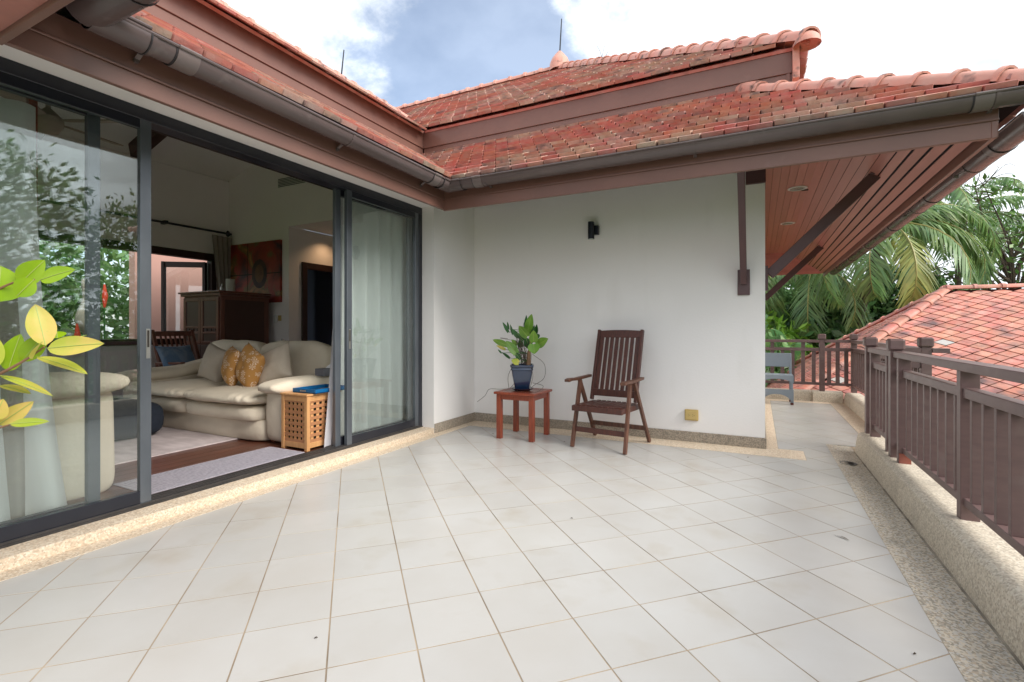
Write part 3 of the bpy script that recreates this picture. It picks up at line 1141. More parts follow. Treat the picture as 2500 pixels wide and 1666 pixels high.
# rounded end cap of the upper hip and little peak cap
g = G()
for (cx_, cy_, cz_, ra, rb, rc) in ((.42, 5.46, zu(5.46) + .035, .12, .12, .12),):
    vs, fs = [], []
    n, mm = 14, 6
    for i in range(mm + 1):
        ph = PI / 2 * i / mm
        for j in range(n):
            t = 2 * PI * j / n
            vs.append((cx_ + ra * math.cos(ph) * math.cos(t), cy_ + rb * math.cos(ph) * math.sin(t), cz_ - .03 + rc * math.sin(ph)))
    for i in range(mm):
        for j in range(n):
            q = (j + 1) % n
            fs.append((i * n + j, i * n + q, (i + 1) * n + q, (i + 1) * n + j))
    g.add(vs, fs)
g.obj('hip_end_cap', M_RIDGE, villa, smooth=True)
g = G()
pk = Vector((-3.74, 9.64, zu(9.64) + .10))
g.lathe([(.22, -.10), (.21, .06), (.17, .16), (.10, .25), (.03, .33), (.0, .335)], pk, 14)
g.obj('ridge_finial', M_RIDGE, villa, smooth=True)
# smooth upturned starter of the lower hip ridge
g = G()
g.tube([(-.30, EY + 1.80, zr(EY + 1.80) + .0), (-.16, EY + 1.66, zr(EY + 1.66) + .04), (.0, EY + 1.5, zr(EY + 1.5) + .045)], [.06, .095, .10], 14)
g.obj('hip_starter', M_RIDGE, villa, smooth=True)
# verge strip under the end of the upper hip
g = G()
g.box((.302, 5.50, ZU0 + .02), (.36, 5.60, UE + .02))
g.obj('verge_strip', M_RIDGE, villa, bev=.004)
g = G()
g.box((.302, 5.602, ZU0 + .03), (.335, 5.9, UE - .03))
g.obj('verge_board', M_WALL, villa)

# lightning rods stand on the roofs
t_ = thing('lightning_rod', pk + Vector((0, 0, .3)), 'thin metal lightning rod on the clay finial at the peak of the rear roof', 'lightning rod', 'lightning rods on the roofs')
G().tube([pk + Vector((0, 0, .30)), pk + Vector((.03, .03, 1.02))], [.016, .011], 6).obj('rod', M_BLACK, t_)
G().lathe([(.028, 0), (.028, .03), (.012, .05)], pk + Vector((0, 0, .28)), 8).obj('rod_base', M_BLACK, t_)
p2 = Vector((-6.02, 5.79, zul(-6.02) + .10))
t_ = thing('lightning_rod', p2, 'thin metal lightning rod rising behind the edge of the left roof', 'lightning rod', 'lightning rods on the roofs')
G().tube([p2, p2 + Vector((.02, .04, .46))], [.013, .009], 6).obj('rod', M_BLACK, t_)
G().lathe([(.10, -.06), (.09, .0), (.03, .04), (0, .045)], p2, 10).obj('rod_base', M_RIDGE, t_)
# dry grass growing out of the hip
g = G()
for (s, hh, dx_) in ((1.25, .30, .08), (1.25, .22, -.07), (1.33, .14, .10), (2.05, .20, .10)):
    b_ = Vector((-3.7 + s, 9.6 - s, zu(9.6 - s) + .17))
    g.tube([b_, b_ + Vector((dx_ * .5, 0, hh * .55)), b_ + Vector((dx_ * 1.2, 0, hh))], [.004, .003, .002], 4)
tag(g.obj('roof_weed', M_TENDRIL), 'few dry weed stalks growing from the ridge tiles of the rear roof', 'weed')

# gutters ----------------------------------------------------------------------


def half_tube(g, a, b, r, th=.004, rim=.0095, mi=0, over=0.0):
    a, b = Vector(a), Vector(b)
    d = (b - a).normalized()
    sx = d.cross(Vector((0, 0, 1))).normalized()
    n = 14
    ring = []
    for k_ in range(n + 1):
        t = PI + PI * k_ / n
        t = PI - over + (PI + 2 * over) * k_ / n
        ring.append((math.cos(t), math.sin(t)))
    vs = []
    for p in (a, b):
        for rr in (r, r - th):
            for c, s in ring:
                vs.append(p + sx * (c * rr) + Vector((0, 0, s * rr)))
    m = n + 1
    fs = []
    for k_ in range(n):
        fs.append((k_, k_ + 1, 2 * m + k_ + 1, 2 * m + k_))
        fs.append((m + k_ + 1, m + k_, 3 * m + k_, 3 * m + k_ + 1))
        fs.append((k_, m + k_, m + k_ + 1, k_ + 1))
        fs.append((2 * m + k_ + 1, 3 * m + k_ + 1, 3 * m + k_, 2 * m + k_))
    g.add(vs, fs, mi)
    if rim:
        for sgn in (0, -1):
            c, s = ring[sgn]
            off = sx * (c * (r + .002)) + Vector((0, 0, s * r + .003))
            g.tube([a + off, b + off], rim, 8, mi=mi)


RG = .072
GZ = 2.598
XG, YG, XGR = -2.742, 4.025, 1.425


def gz_left(y):
    return GZ + .008 * max(0, (3.9 - y))


g = G(); half_tube(g, (XG, 1.22, gz_left(1.22)), (XG, YG - .001, GZ), RG)
gut = g.obj('gutter', M_GUT, villa, smooth=True)
g = G(); half_tube(g, (XG + .001, YG, GZ), (XGR + .07, YG, GZ), RG)
gut2 = g.obj('gutter', M_GUT, villa, smooth=True)
XGS, GZS, RGS = 1.525, 2.478, .084
g = G(); half_tube(g, (XGS, YG + .03, GZS), (XGS, 13.15, GZS), RGS)
gut3 = g.obj('gutter', M_GUT, villa, smooth=True)
g = G(); half_tube(g, (-2.60, 1.12, 2.645), (-.5, 1.12, 2.645), .092)
gut4 = g.obj('gutter', M_GUT, villa, smooth=True)


def sleeve(parent, a, b, r=RG + .006, nm='gutter_joint', m=M_GUT2, rim=.011):
    g = G(); half_tube(g, a, b, r, .006, rim)
    return g.obj(nm, m, parent, smooth=True)


def ring(parent, p, ax, r, nm='gutter_seal'):
    a = Vector(p)
    d = Vector(ax)
    g = G(); half_tube(g, a - d * .0035, a + d * .0035, r, .003, 0)
    return g.obj(nm, M_SEAL, parent, smooth=True)


YD, XD = Vector((0, 1, 0)), Vector((1, 0, 0))
for y0, y1 in ((1.47, 1.58), (3.70, 3.80)):
    sleeve(gut, (XG, y0, gz_left(y0)), (XG, y1, gz_left(y1)))
    ring(gut, (XG, y0 - .006, gz_left(y0)), YD, RG + .004)
for x0, x1 in ((-2.42, -2.33), (1.19, 1.28)):
    sleeve(gut2, (x0, YG, GZ), (x1, YG, GZ))
    ring(gut2, (x0 - .006, YG, GZ), XD, RG + .004)
# inner corner piece
sleeve(gut2, (XG, 3.86, GZ), (XG, YG, GZ), RG + .008, 'gutter_corner', M_GUT)
sleeve(gut2, (XG, YG, GZ), (-2.56, YG, GZ), RG + .008, 'gutter_corner', M_GUT)
ring(gut2, (XG, 3.855, GZ), YD, RG + .010)
ring(gut2, (-2.555, YG, GZ), XD, RG + .010)
# near corner: side gutter runs into the wider gutter over the camera
g = G(); half_tube(g, (XG, 1.12, gz_left(1.2)), (XG, 1.34, gz_left(1.34)), RG + .008, over=.25)
g.obj('gutter_corner', M_GUT, gut, smooth=True)
ring(gut, (XG, 1.345, gz_left(1.34)), YD, RG + .011)
g = G(); half_tube(g, (-2.74, 1.12, 2.645), (-2.36, 1.12, 2.645), .098, over=.2)
g.tube([(-2.748, 1.12, 2.645), (-2.736, 1.12, 2.645)], .096, 20)
g.obj('gutter_corner', M_GUT, gut4, smooth=True)
ring(gut4, (-2.355, 1.12, 2.645), XD, .102)
g = G(); half_tube(g, (-2.35, 1.12, 2.645), (-2.12, 1.12, 2.645), .097, over=.1)
g.obj('gutter_joint', M_GUT, gut4, smooth=True)
ring(gut4, (-2.115, 1.12, 2.645), XD, .101)
g = G()
g.beam((-2.09, 1.03, 2.55), (-2.09, 1.21, 2.55), .03, .012)
g.beam((-2.03, 1.21, 2.55), (-2.03, 1.21, 2.67), .03, .012)
g.obj('gutter_clip', M_GUT2, gut4, bev=.002)


def bracket(parent, p, along, fdir, r=RG):
    """strap under the gutter with a screw lug on the fascia"""
    a = Vector(p)
    d = Vector(along)
    g = G()
    half_tube(g, a - d * .012, a + d * .012, r + .004, .004, 0)
    f = Vector(fdir)
    g.beam(a + f * (r * .75) + Vector((0, 0, -r * .72)), a + f * (r + .04) + Vector((0, 0, -r - .012)), .024, .006)
    g.tube([a + f * (r + .045) + Vector((0, 0, -r - .012)), a + f * (r + .02) + Vector((0, 0, -r - .012))], .013, 8)
    g.obj('gutter_bracket', M_GUT, parent, smooth=True)


for y in (1.36, 2.70, 3.72):
    bracket(gut, (XG, y, gz_left(y)), YD, (-1, 0, 0))
for x in (-2.30, -.445, 1.30):
    bracket(gut2, (x, YG, GZ), XD, (0, 1, 0))
for k_ in range(6):
    y = 4.57 + 1.51 * k_
    ring(gut3, (XGS, y, GZS), YD, RGS + .006)
    sleeve(gut3, (XGS, y + .006, GZS), (XGS, y + .10, GZS), RGS + .004, 'gutter_joint', M_GUT2)
    bracket(gut3, (XGS, y + .5, GZS), YD, (-1, 0, 0), RGS)

# soffits -------------------------------------------------------------------------
sb = G()
SZ0, SZ1 = 2.44, 2.865          # underside heights of the backing at fascia and at the flat part
sb.slab([(.54, 4.9, SZ1 + .012), (1.335, 4.125, SZ0 + .012), (1.335, 13.0, SZ0 + .012), (.54, 12.3, SZ1 + .012)], .01)
sb.slab([(.06, 4.9, SZ1 + .012), (.54, 4.9, SZ1 + .012), (.54, 12.3, SZ1 + .012), (.06, 12.3, SZ1 + .012)], .01)
sb.slab([(.54, 4.9, SZ1 + .012), (1.335, 4.125, SZ0 + .012), (-2.84, 4.125, SZ0 + .012), (-3.22, 4.9, SZ1 + .012)], .01)
sb.slab([(.06, 4.9, SZ1 + .012), (.06, 5.36, SZ1 + .012), (-3.22, 5.36, SZ1 + .012), (-3.22, 4.9, SZ1 + .012)], .01)
sb.slab([(.06, 12.3, SZ1 + .012), (.54, 12.3, SZ1 + .012), (1.335, 13.05, SZ0 + .012), (.06, 13.05, SZ0 + .012)], .01)
sb.slab([(-3.22, -2.4, 2.72), (-2.87, -2.4, SZ0 + .03), (-2.87, 4.125, SZ0 + .03), (-3.22, 4.9, 2.72)], .01)
sb.slab([(-3.22, .88, 2.415), (-.5, .88, 2.415), (-.5, -1.4, 3.10), (-3.22, -1.4, 3.10)], .01)
soff = sb.obj('soffit', M_GAP, villa)


def board(pts, th=.012):
    G().slab(pts, th).obj('soffit_board', M_BOARD, soff)


nb = 6
for i in range(nb):                                   # flat boards beside the wall
    x0 = .061 + (.54 - .061) * i / nb + .0015
    x1 = .061 + (.54 - .061) * (i + 1) / nb - .0015
    board([(x0, 4.9, SZ1), (x1, 4.9, SZ1), (x1, 12.3, SZ1), (x0, 12.3, SZ1)])
nb = 10
slope = (SZ0 - SZ1) / (1.32 - .54)


def sz(x):
    return SZ1 + slope * (x - .54)


for i in range(nb):                                   # sloping boards towards the gutter
    gapw = .002 if i < 6 else .008
    x0 = .54 + (1.315 - .54) * i / nb + gapw
    x1 = .54 + (1.315 - .54) * (i + 1) / nb - gapw
    ya, yb = 4.9 - (x0 - .54) * .98, 4.9 - (x1 - .54) * .98
    ye, yf = 12.3 + (x0 - .54) * .9, 12.3 + (x1 - .54) * .9
    board([(x0, ya, sz(x0)), (x1, yb, sz(x1)), (x1, yf, sz(x1)), (x0, ye, sz(x0))])
nb = 8
for i in range(nb):                                   # end boards across
    t0, t1 = i / nb, (i + 1) / nb
    y0, y1 = 12.302 + .72 * t0, 12.30 + .72 * t1 - .004
    z0, z1 = SZ1 + (SZ0 - SZ1) * t0, SZ1 + (SZ0 - SZ1) * t1
    board([(.062, y0, z0), (.54 + .78 * t0, y0, z0), (.54 + .78 * t1, y1, z1), (.062, y1, z1)])
for i in range(10):                                   # soffit over the camera
    y0 = .846 - i * .22
    y1 = y0 - .216
    board([(-3.2, y0, 2.388 + (.88 - y0) * .30), (-.52, y0, 2.388 + (.88 - y0) * .30), (-.52, y1, 2.388 + (.88 - y1) * .30), (-3.2, y1, 2.388 + (.88 - y1) * .30)])

# corner wood block, eave braces
g = G(); g.box((-.11, YR - .03, 2.585), (.066, YR + .26, 3.02))
g.obj('corner_block', M_BRACE, villa, bev=.004)


def brace(foot, tip, plate_c, plate_h, wdir):
    b_ = thing_part = G().beam(foot, tip, .058, .10, up=(0, 0, 1)).obj('brace', M_BRACE, villa, bev=.004)
    d = (Vector(tip) - Vector(foot)).normalized()
    c = plate_c
    g = G()
    hw = [.04, .0, plate_h]
    if abs(wdir[0]) > .5:
        g.box((c[0], c[1] - .055, c[2]), (c[0] + .03, c[1] + .055, c[2] + plate_h))
    else:
        g.box((c[0] - .055, c[1] - .03, c[2]), (c[0] + .055, c[1], c[2] + plate_h))
    g.obj('wall_plate', M_BRACE, b_, bev=.004)
    t = Vector(tip)
    G().box((t.x - .05, t.y - .085, t.z - .005), (t.x + .085, t.y + .085, t.z + .028)).obj('cap_plate', M_BRACE, b_, bev=.004)


brace((-.128, YR - .03, 1.635), (-.128, 4.42, 2.58), (-.128, YR - .0005, 1.50), .25, (0, 1))
brace((.10, 5.66, 1.72), (.99, 5.66, 2.62), (.0605, 5.66, 1.56), .25, (1, 0))
brace((.10, 10.1, 1.72), (.99, 10.1, 2.62), (.0605, 10.1, 1.56), .25, (1, 0))

# ------------------------------------------------------------------ sliding doors and frame
fr = G()
fr.box((-3.52, -1.3, 2.46), (-3.395, 4.468, HEAD - .0005))         # head
fr.box((-3.52, 4.41, SILL), (-3.395, 4.468, 2.46))                 # far jamb
fr.obj('door_frame', M_FRAME, villa, bev=.003)
tr = G()
tr.box((-3.555, -1.3, SILL - .001), (-3.385, 4.468, SILL + .010))
for x in (-3.395, -3.425, -3.45, -3.485, -3.52):
    tr.box((x - .004, -1.3, SILL + .010), (x + .004, 4.41, SILL + .026))
tr.obj('door_track', M_TRACK, villa, bev=.001)


def sliding_door(x, y0, y1, handle=None, near_bright=True, label=None):
    """framed glass leaf; stiles at y0 and y1"""
    th = .038
    s = .062
    z0, z1 = SILL + .016, 2.468
    dr = bpy.data.objects.new('sliding_door', None)
    COL.objects.link(dr)
    dr.parent = villa
    WLOC[dr.name] = Vector((x, (y0 + y1) / 2, z0))
    dr.location = WLOC[dr.name] - WLOC[villa.name]
    G().box((x - th, y0 + s, z0), (x, y1 - s, z0 + .085)).obj('bottom_rail', M_FRAME, dr, bev=.002)
    G().box((x - th, y0 + s, z1 - .065), (x, y1 - s, z1)).obj('top_rail', M_FRAME, dr, bev=.002)
    for a, b in ((y0, y0 + s), (y1 - s, y1)):
        G().box((x - th - .001, a, z0), (x + .001, b, z1)).obj('stile', M_STILE, dr, bev=.003)
    G().box((x - th / 2 - .003, y0 + s - .006, z0 + .079), (x - th / 2 + .003, y1 - s + .006, z1 - .059)).obj('glass_pane', M_GLASS, dr)
    if handle:
        hy = handle
        g = G()
        g.box((x + .0012, hy - .011, .98), (x + .004, hy + .011, 1.165), 0)
        g.box((x + .0042, hy - .006, 1.05), (x + .0048, hy + .006, 1.155), 1)
        g.obj('door_handle', [M_STEEL, M_HOLE], dr)
    return dr


sliding_door(-3.402, .10, 1.712, handle=1.692)
sliding_door(-3.402, 3.345, 4.412, handle=3.375)
sliding_door(-3.470, -.15, 1.475)
sliding_door(-3.470, 3.27, 4.38)

# ------------------------------------------------------------------ living room
FZ = .062
XB, YB = -8.2, 5.34
wf = G().box((XB - .2, -2.3, -.1), (-3.556, 6.9, FZ - .006)).obj('room_floor', M_UNDER, villa)
px_ = -3.56
ip = 0
while px_ > -6.7:
    y = -1.2 - (ip % 3) * .5
    while y < 6.8:
        y2 = min(y + 1.7, 6.85)
        G().box((px_ - .118, y, FZ - .006), (px_ - .0015, y2 - .0015, FZ)).obj('floorboard', M_WFLOOR, wf)
        y = y2
    px_ -= .12
    ip += 1
G().box((XB - .1, -2.2, FZ - .006), (px_, 6.85, FZ)).obj('far_floorboards', M_WFLOOR, wf)

iw = G()
iw.box((XB - .12, -2.3, -.1), (XB, 6.9, .93))                       # far wall below the opening
iw.box((XB - .12, -2.3, 2.43), (XB, 6.9, 3.72))
iw.box((XB - .12, 5.06, .93), (XB, 6.9, 2.43))
iw.box((XB - .12, -2.3, .93), (XB, -2.0, 2.43))  # opening stretched unseen towards the near end to admit daylight
def ctop(x):
    return 3.74 + (x - XB) * (4.46 - 3.74) / (-5.85 - XB) if x < -5.85 else 4.46 + (x + 5.85) * (2.97 - 4.46) / (-3.44 + 5.85)


def gable(g, x0, x1, y0, y1, zb):
    xs = [x0] + [x for x in (-5.85,) if x0 < x < x1] + [x1]
    pl = [(x0, zb), (x1, zb)] + [(x, ctop(x)) for x in xs[::-1]]
    n = len(pl)
    vs = [(x, y0, z) for x, z in pl] + [(x, y1, z) for x, z in pl]
    g.add(vs, [tuple(range(n)), tuple(range(n, 2 * n))[::-1]] + [(i, i + n, (i + 1) % n + n, (i + 1) % n) for i in range(n)])


gable(iw, XB, -6.69, YB, YB + .12, -.1)                             # painting wall
gable(iw, -6.69, -3.436, YB, YB + .12, 2.81)                        # above the recess
iw.box((-6.81, YB + .12, -.1), (-6.69, 5.64, 2.81))                 # recess side, door opening in it
iw.box((-6.81, 5.64, 2.21), (-6.69, 6.45, 2.81))
iw.box((-6.81, 6.45, -.1), (-6.69, 6.9, 2.81))
iw.box((-6.69, 6.88, -.1), (-3.436, 7.0, 2.81))
iw.box((-3.56, 5.46, -.1), (-3.436, 6.9, 2.81))
gable(iw, XB, -3.436, -2.42, -2.3, 2.45)  # unseen near end wall, left open below to brighten the room
iw.box((XB, -2.42, -.1), (XB + .5, -2.3, 2.45))
iw.box((-3.9, -2.42, -.1), (-3.436, -2.3, 2.45))
iw.box((-3.56, -2.3, HEAD + .01), (-3.436, YB, 2.94))
iw.box((-3.56, -2.3, -.1), (-3.436, -1.3, HEAD + .01))
iw.box((-3.56, 4.475, -.1), (-3.437, YB, HEAD + .01))
iw.obj('room_wall', M_INWALL, villa)
ce = G()
ce.slab([(XB - .12, -2.4, 3.73), (XB - .12, YB, 3.73), (-5.85, YB, 4.49), (-5.85, -2.4, 4.49)], .03)
ce.slab([(-3.44, -2.4, 3.00), (-3.44, YB, 3.00), (-5.85, YB, 4.49), (-5.85, -2.4, 4.49)], .03)
ce.box((-6.69, YB + .12, 2.812), (-3.44, 6.95, 2.90))
ce.obj('room_ceiling', M_CEIL, villa)
for i, yb_ in enumerate((-1.1, .45, 2.0, 3.78)):                     # exposed rafters
    G().beam((XB + .25, yb_, 3.70), (-5.85, yb_, 4.36), .13, .20).obj('ceiling_beam', M_BEAM, villa, bev=.004)
    G().beam((-5.85, yb_, 4.36), (-3.58, yb_, 2.95), .13, .18).obj('ceiling_beam', M_BEAM, villa, bev=.004)
# window trim of the far opening; its unseen near bays are added for daylight
g = G()
g.box((XB - .125, -2.05, 2.32), (XB + .02, 5.10, 2.43))
g.box((XB - .125, -2.05, .93), (XB + .05, 5.10, 1.02))
for y in (-2.05, -.4, 1.2, 2.75, 5.03):
    g.box((XB - .12, y, 1.02), (XB + .015, y + .08, 2.32))
far_win = g.obj('window_frame', M_TRIM, villa, bev=.004)
# open casement leaf
cs = G()
ca = Vector((XB - .1, 4.98, 0)); cb = Vector((XB - .62, 4.62, 0))
for z0, z1 in ((1.06, 1.14), (2.20, 2.29)):
    cs.beam((ca.x, ca.y, (z0 + z1) / 2), (cb.x, cb.y, (z0 + z1) / 2), .04, z1 - z0)
for p in (ca, cb):
    cs.beam((p.x, p.y, 1.06), (p.x, p.y, 2.29), .075, .045, up=(ca - cb))
casement = cs.obj('casement', M_TRIM, villa, bev=.003)
G().beam((ca.x, ca.y, 1.67), (cb.x, cb.y, 1.67), .006, 1.08).obj('casement_glass', M_GLASS, casement)
G().box((-3.83, 1.265, FZ), (-3.79, 1.305, 3.1)).obj('timber_post', M_TABLE, villa, bev=.003)
# doorway in the recess
g = G()
g.box((-6.70, 5.58, FZ), (-6.66, 5.68, 2.27))
g.box((-6.70, 5.68, 2.16), (-6.66, 6.42, 2.27))
g.box((-6.70, 6.42, FZ), (-6.66, 6.52, 2.27))
g.obj('inner_door_frame', M_TRIM, villa, bev=.004)
# dark bedroom beyond
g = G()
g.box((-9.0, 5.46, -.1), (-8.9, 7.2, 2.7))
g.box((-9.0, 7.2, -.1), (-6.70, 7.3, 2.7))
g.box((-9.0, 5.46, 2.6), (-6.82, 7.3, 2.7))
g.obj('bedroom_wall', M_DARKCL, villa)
lampl = G().lathe([(0, 0), (.05, 0), (.06, -.008), (0, -.004)], (-6.42, 6.02, 2.811), 14).obj('recessed_lamp', M_WHITEM, villa)
ll = bpy.data.lights.new('recessed_lamp_light', 'SPOT')
ll.energy = 3.5
ll.color = (1.0, .62, .32)
ll.spot_size = R(130)
ll.spot_blend = .8
ll.shadow_soft_size = .04
lo_ = bpy.data.objects.new('recessed_lamp_light', ll)
COL.objects.link(lo_)
lo_.location = (-6.42, 6.02, 2.79)
# skirting trim + ac vent
g = G()
g.box((-6.94, YB - .012, 3.44), (-6.28, YB, 3.60))
vent = g.obj('wall_vent', M_CEIL, villa)
for i in range(6):
    G().box((-6.92, YB - .02, 3.455 + i * .024), (-6.30, YB - .012, 3.465 + i * .024)).obj('vent_slat', M_GREYP, vent)

# pink outbuilding wall and things outside the far window
pw = G().box((-10.7, 5.0, -3.3), (-10.5, 9.0, 3.2)).obj('pink_wall', M_PINK)
tag(pw, 'pink rendered wall seen through the far window of the living room', 'wall')


def curtain(name, p0, p1, z0, z1, folds, depth, m, parent=None, flare=0.0, gather=None, th=.0, seed=1, nz_=18, nx=None, swing=None):
    """hanging cloth between p0 and p1 (x,y); folds waves deep; gather(z) scales width about p1"""
    rnd = random.Random(seed)
    p0, p1 = Vector((*p0, 0)), Vector((*p1, 0))
    d = p1 - p0
    nrm = Vector((-d.y, d.x, 0)).normalized()
    nx = nx or folds * 10
    ph = [rnd.uniform(-.6, .6) for _ in range(folds + 2)]
    am = [rnd.uniform(.6, 1.3) for _ in range(folds + 2)]
    vs, fs = [], []
    for j in range(nz_ + 1):
        v = j / nz_
        z = z1 + (z0 - z1) * v
        gs = gather(v) if gather else 1.0
        for i in range(nx + 1):
            u = i / nx
            k_ = int(u * folds)
            a = am[k_] * (1 - (u * folds - k_)) + am[k_ + 1] * (u * folds - k_)
            dd = depth * (.55 + .45 * v) * a * math.sin(2 * PI * (u * folds) + ph[k_] * (1 - (u * folds - k_)) * v * .8 + v * .5)
            uu = 1 - (1 - u) * gs
            P = p0 + d * uu + nrm * (dd + flare * v * v)
            if swing:
                P += Vector(swing) * (v * v)
            zz_ = z + (.012 * math.sin(u * 9 + seed) if j == nz_ else 0)
            vs.append((P.x, P.y, zz_))
    for j in range(nz_):
        for i in range(nx):
            q = j * (nx + 1) + i
            fs.append((q, q + 1, q + nx + 2, q + nx + 1))
    g = G().add(vs, fs)
    return g.obj(name, m, parent, smooth=True, ang=0)


c = curtain('sheer_curtain', (-3.70, -.2), (-3.66, 1.25), .085, 2.42, 6, .075, M_SHEER, flare=0, seed=4, swing=(0, .16, 0), gather=lambda v: 1.0)
tag(c, 'pale sheer curtain hanging inside the left glass door, its hem flaring', 'curtain')
c = curtain('drape', (-3.70, -.3), (-3.68, 1.22), .10, 2.42, 8, .05, M_DRAPE2, seed=9, gather=lambda v: 1.0 - .28 * v)
tag(c, 'taupe drape bunched behind the sheer curtain at the left door', 'curtain')
c = curtain('drape', (-3.64, 3.47), (-3.64, 4.60), .105, 2.50, 6, .075, M_DRAPE, seed=12, nz_=14)
tag(c, 'pale grey green drape hanging in full folds behind the right glass door', 'curtain')
c = curtain('white_curtain', (-3.553, 3.30), (-3.556, 3.44), .075, 2.45, 2, .018, M_WDRAPE, seed=5, gather=lambda v: .35 + .95 * v ** 1.3, swing=(-.01, -.03, 0))
tag(c, 'narrow white curtain edge bulging past the basket at the open door', 'curtain')
c = curtain('drape', (XB + .10, 4.98), (XB + .10, 5.33), 1.10, 2.74, 4, .028, M_DRAPE2, seed=6, gather=lambda v: 1.0 - .5 * v)
tag(c, 'taupe curtain gathered at the corner end of the far window rod', 'curtain')
t_ = thing('curtain_rod', (XB + .08, 3.5, 2.8), 'dark curtain rod with finials above the far window', 'curtain rod')
G().tube([(XB + .09, 1.1, 2.80), (XB + .09, 5.32, 2.80)], .018, 8).obj('rod', M_BLACK, t_, smooth=True)
for y in (1.1, 5.26):
    G().lathe([(0, -.06), (.03, -.03), (.036, 0), (.03, .03), (0, .06)], (XB + .09, y, 2.8), 10).obj('finial', M_BLACK, t_, smooth=True)
for y in (1.4, 4.25):
    G().box((XB, y, 2.78), (XB + .12, y + .05, 2.83)).obj('rod_bracket', M_BLACK, t_)

# ---- soft shapes


def rbox(c, size, n1=.35, n2=.35, nu=28, nv=16, wr=0.0, wsc=9.0, seed=0, shape=None):
    """superellipsoid cushion; wr = wrinkle depth"""
    cx, cy, cz = c
    sx, sy, sz_ = [s / 2 for s in size]

    def pw(v, e):
        return math.copysign(abs(v) ** e, v)
    vs, fs = [], []
    for i in range(nv + 1):
        ph = -PI / 2 + PI * i / nv
        for j in range(nu):
            t = 2 * PI * j / nu
            x = pw(math.cos(ph), n1) * pw(math.cos(t), n2)
            y = pw(math.cos(ph), n1) * pw(math.sin(t), n2)
            z = pw(math.sin(ph), n1)
            P = Vector((x * sx, y * sy, z * sz_))
            if shape:
                P = Vector(shape(x, y, z, P))
            if wr:
                q = Vector((P.x * wsc, P.y * wsc * .5, P.z * wsc)) + Vector((seed * 3.1, 0, 0))
                k_ = noise.noise(q) + .5 * noise.noise(q * 2.3)
                P += P.normalized() * k_ * wr
            vs.append((cx + P.x, cy + P.y, cz + P.z))
    for i in range(nv):
        for j in range(nu):
            q = (j + 1) % nu
            fs.append((i * nu + j, i * nu + q, (i + 1) * nu + q, (i + 1) * nu + j))
    return vs, fs


def pillow_obj(name, c, w_, h_, th, lean, yaw, m, label, cat='cushion', group=None, roll=0.0, seed=0):
    """square scatter cushion standing on one edge"""
    n = 18
    vs, fs = [], []
    for side in (1, -1):
        for i in range(n + 1):
            for j in range(n + 1):
                u, v = -1 + 2 * i / n, -1 + 2 * j / n
                e = (max(0, 1 - abs(u) ** 2.6) * max(0, 1 - abs(v) ** 2.6)) ** .5
                pinch = 1 - .10 * (1 - abs(v)) ** 1 * 0 - .07 * (1 - (u * u)) * (abs(v) > 0) * 0
                x = u * w_ / 2 * (1 - .09 * (1 - v * v))
                z = v * h_ / 2 * (1 - .09 * (1 - u * u))
                wr = noise.noise(Vector((u * 2.2 + seed, v * 2.2, side))) * .014 + noise.noise(Vector((u * 5 + seed, v * 3, side * 2))) * .006
                y = side * (th / 2 * e + wr * e)
                vs.append(Vector((x, y, z)))
    m_ = (n + 1) ** 2
    for s in range(2):
        for i in range(n):
            for j in range(n):
                q = s * m_ + i * (n + 1) + j
                f = (q, q + 1, q + n + 2, q + n + 1)
                fs.append(f if s else f[::-1])
    Rm = Matrix.Rotation(yaw, 3, 'Z') @ Matrix.Rotation(lean, 3, 'X') @ Matrix.Rotation(roll, 3, 'Y')
    vs = [Rm @ v + Vector(c) for v in vs]
    g = G().add(vs, fs)
    me, org = g.mesh(name, m, smooth=True, ang=0)
    b = bmesh.new(); b.from_mesh(me)
    bmesh.ops.remove_doubles(b, verts=b.verts, dist=.0005)
    bmesh.ops.recalc_face_normals(b, faces=b.faces)
    b.to_mesh(me); b.free()
    o = place(name, me, org)
    return tag(o, label, cat, group)


# sofa facing the near end of the room
SO = thing('sofa', (-5.3, 3.6, FZ), 'large cream slipcovered sofa with plump cushions beside the slatted basket', 'sofa')
x0, x1 = -6.58, -4.30
g = G(); g.add(*rbox(((x0 + x1) / 2, 3.62, .175), (x1 - x0 + .1, 1.06, .235), .22, .16, 36, 12, .006, 5, 1))
g.obj('base', M_SOFA, SO, smooth=True, ang=0)
for k_, (a, b) in enumerate(((-6.52, -5.42), (-5.44, -4.30))):
    g = G(); g.add(*rbox(((a + b) / 2, 3.50, .335), (b - a, .96, .155), .35, .2, 40, 12, .008, 7, k_))
    g.obj('lower_cushion', M_SOFA, SO, smooth=True, ang=0)

    def puff(x, y, z, P, k_=k_):
        # gathered piping edge: ripples along the front border
        r = max(abs(x), abs(y))
        rip = .017 * math.sin(P.x * 70 + 3 * noise.noise(P * 4)) * max(0, r - .72) / .28 * (1 if P.z > 0 else .4)
        return (P.x * (1 - .04 * z * z), P.y, P.z * (1 + .10 * (1 - r)) + rip)
    g = G(); g.add(*rbox(((a + b) / 2, 3.475, .475), (b - a + .06, 1.0, .145), .75, .30, 120, 16, .010, 6, k_ + 5, puff))
    g.obj('seat_cushion', M_SOFA, SO, smooth=True, ang=0)
    g = G()
    vs, fs = rbox((0, 0, 0), (b - a + .04, .30, .56), .55, .42, 44, 18, .016, 5, k_ + 8)
    Rm = Matrix.Rotation(R(-13), 3, 'X')
    vs = [Rm @ Vector(v) + Vector(((a + b) / 2, 3.99, .745)) for v in vs]
    g.add(vs, fs)
    g.obj('back_cushion', M_SOFA, SO, smooth=True, ang=0)
g = G(); g.add(*rbox((-5.42, 4.17, .47), (2.5, .26, .80), .35, .25, 36, 12, .008, 4, 3))
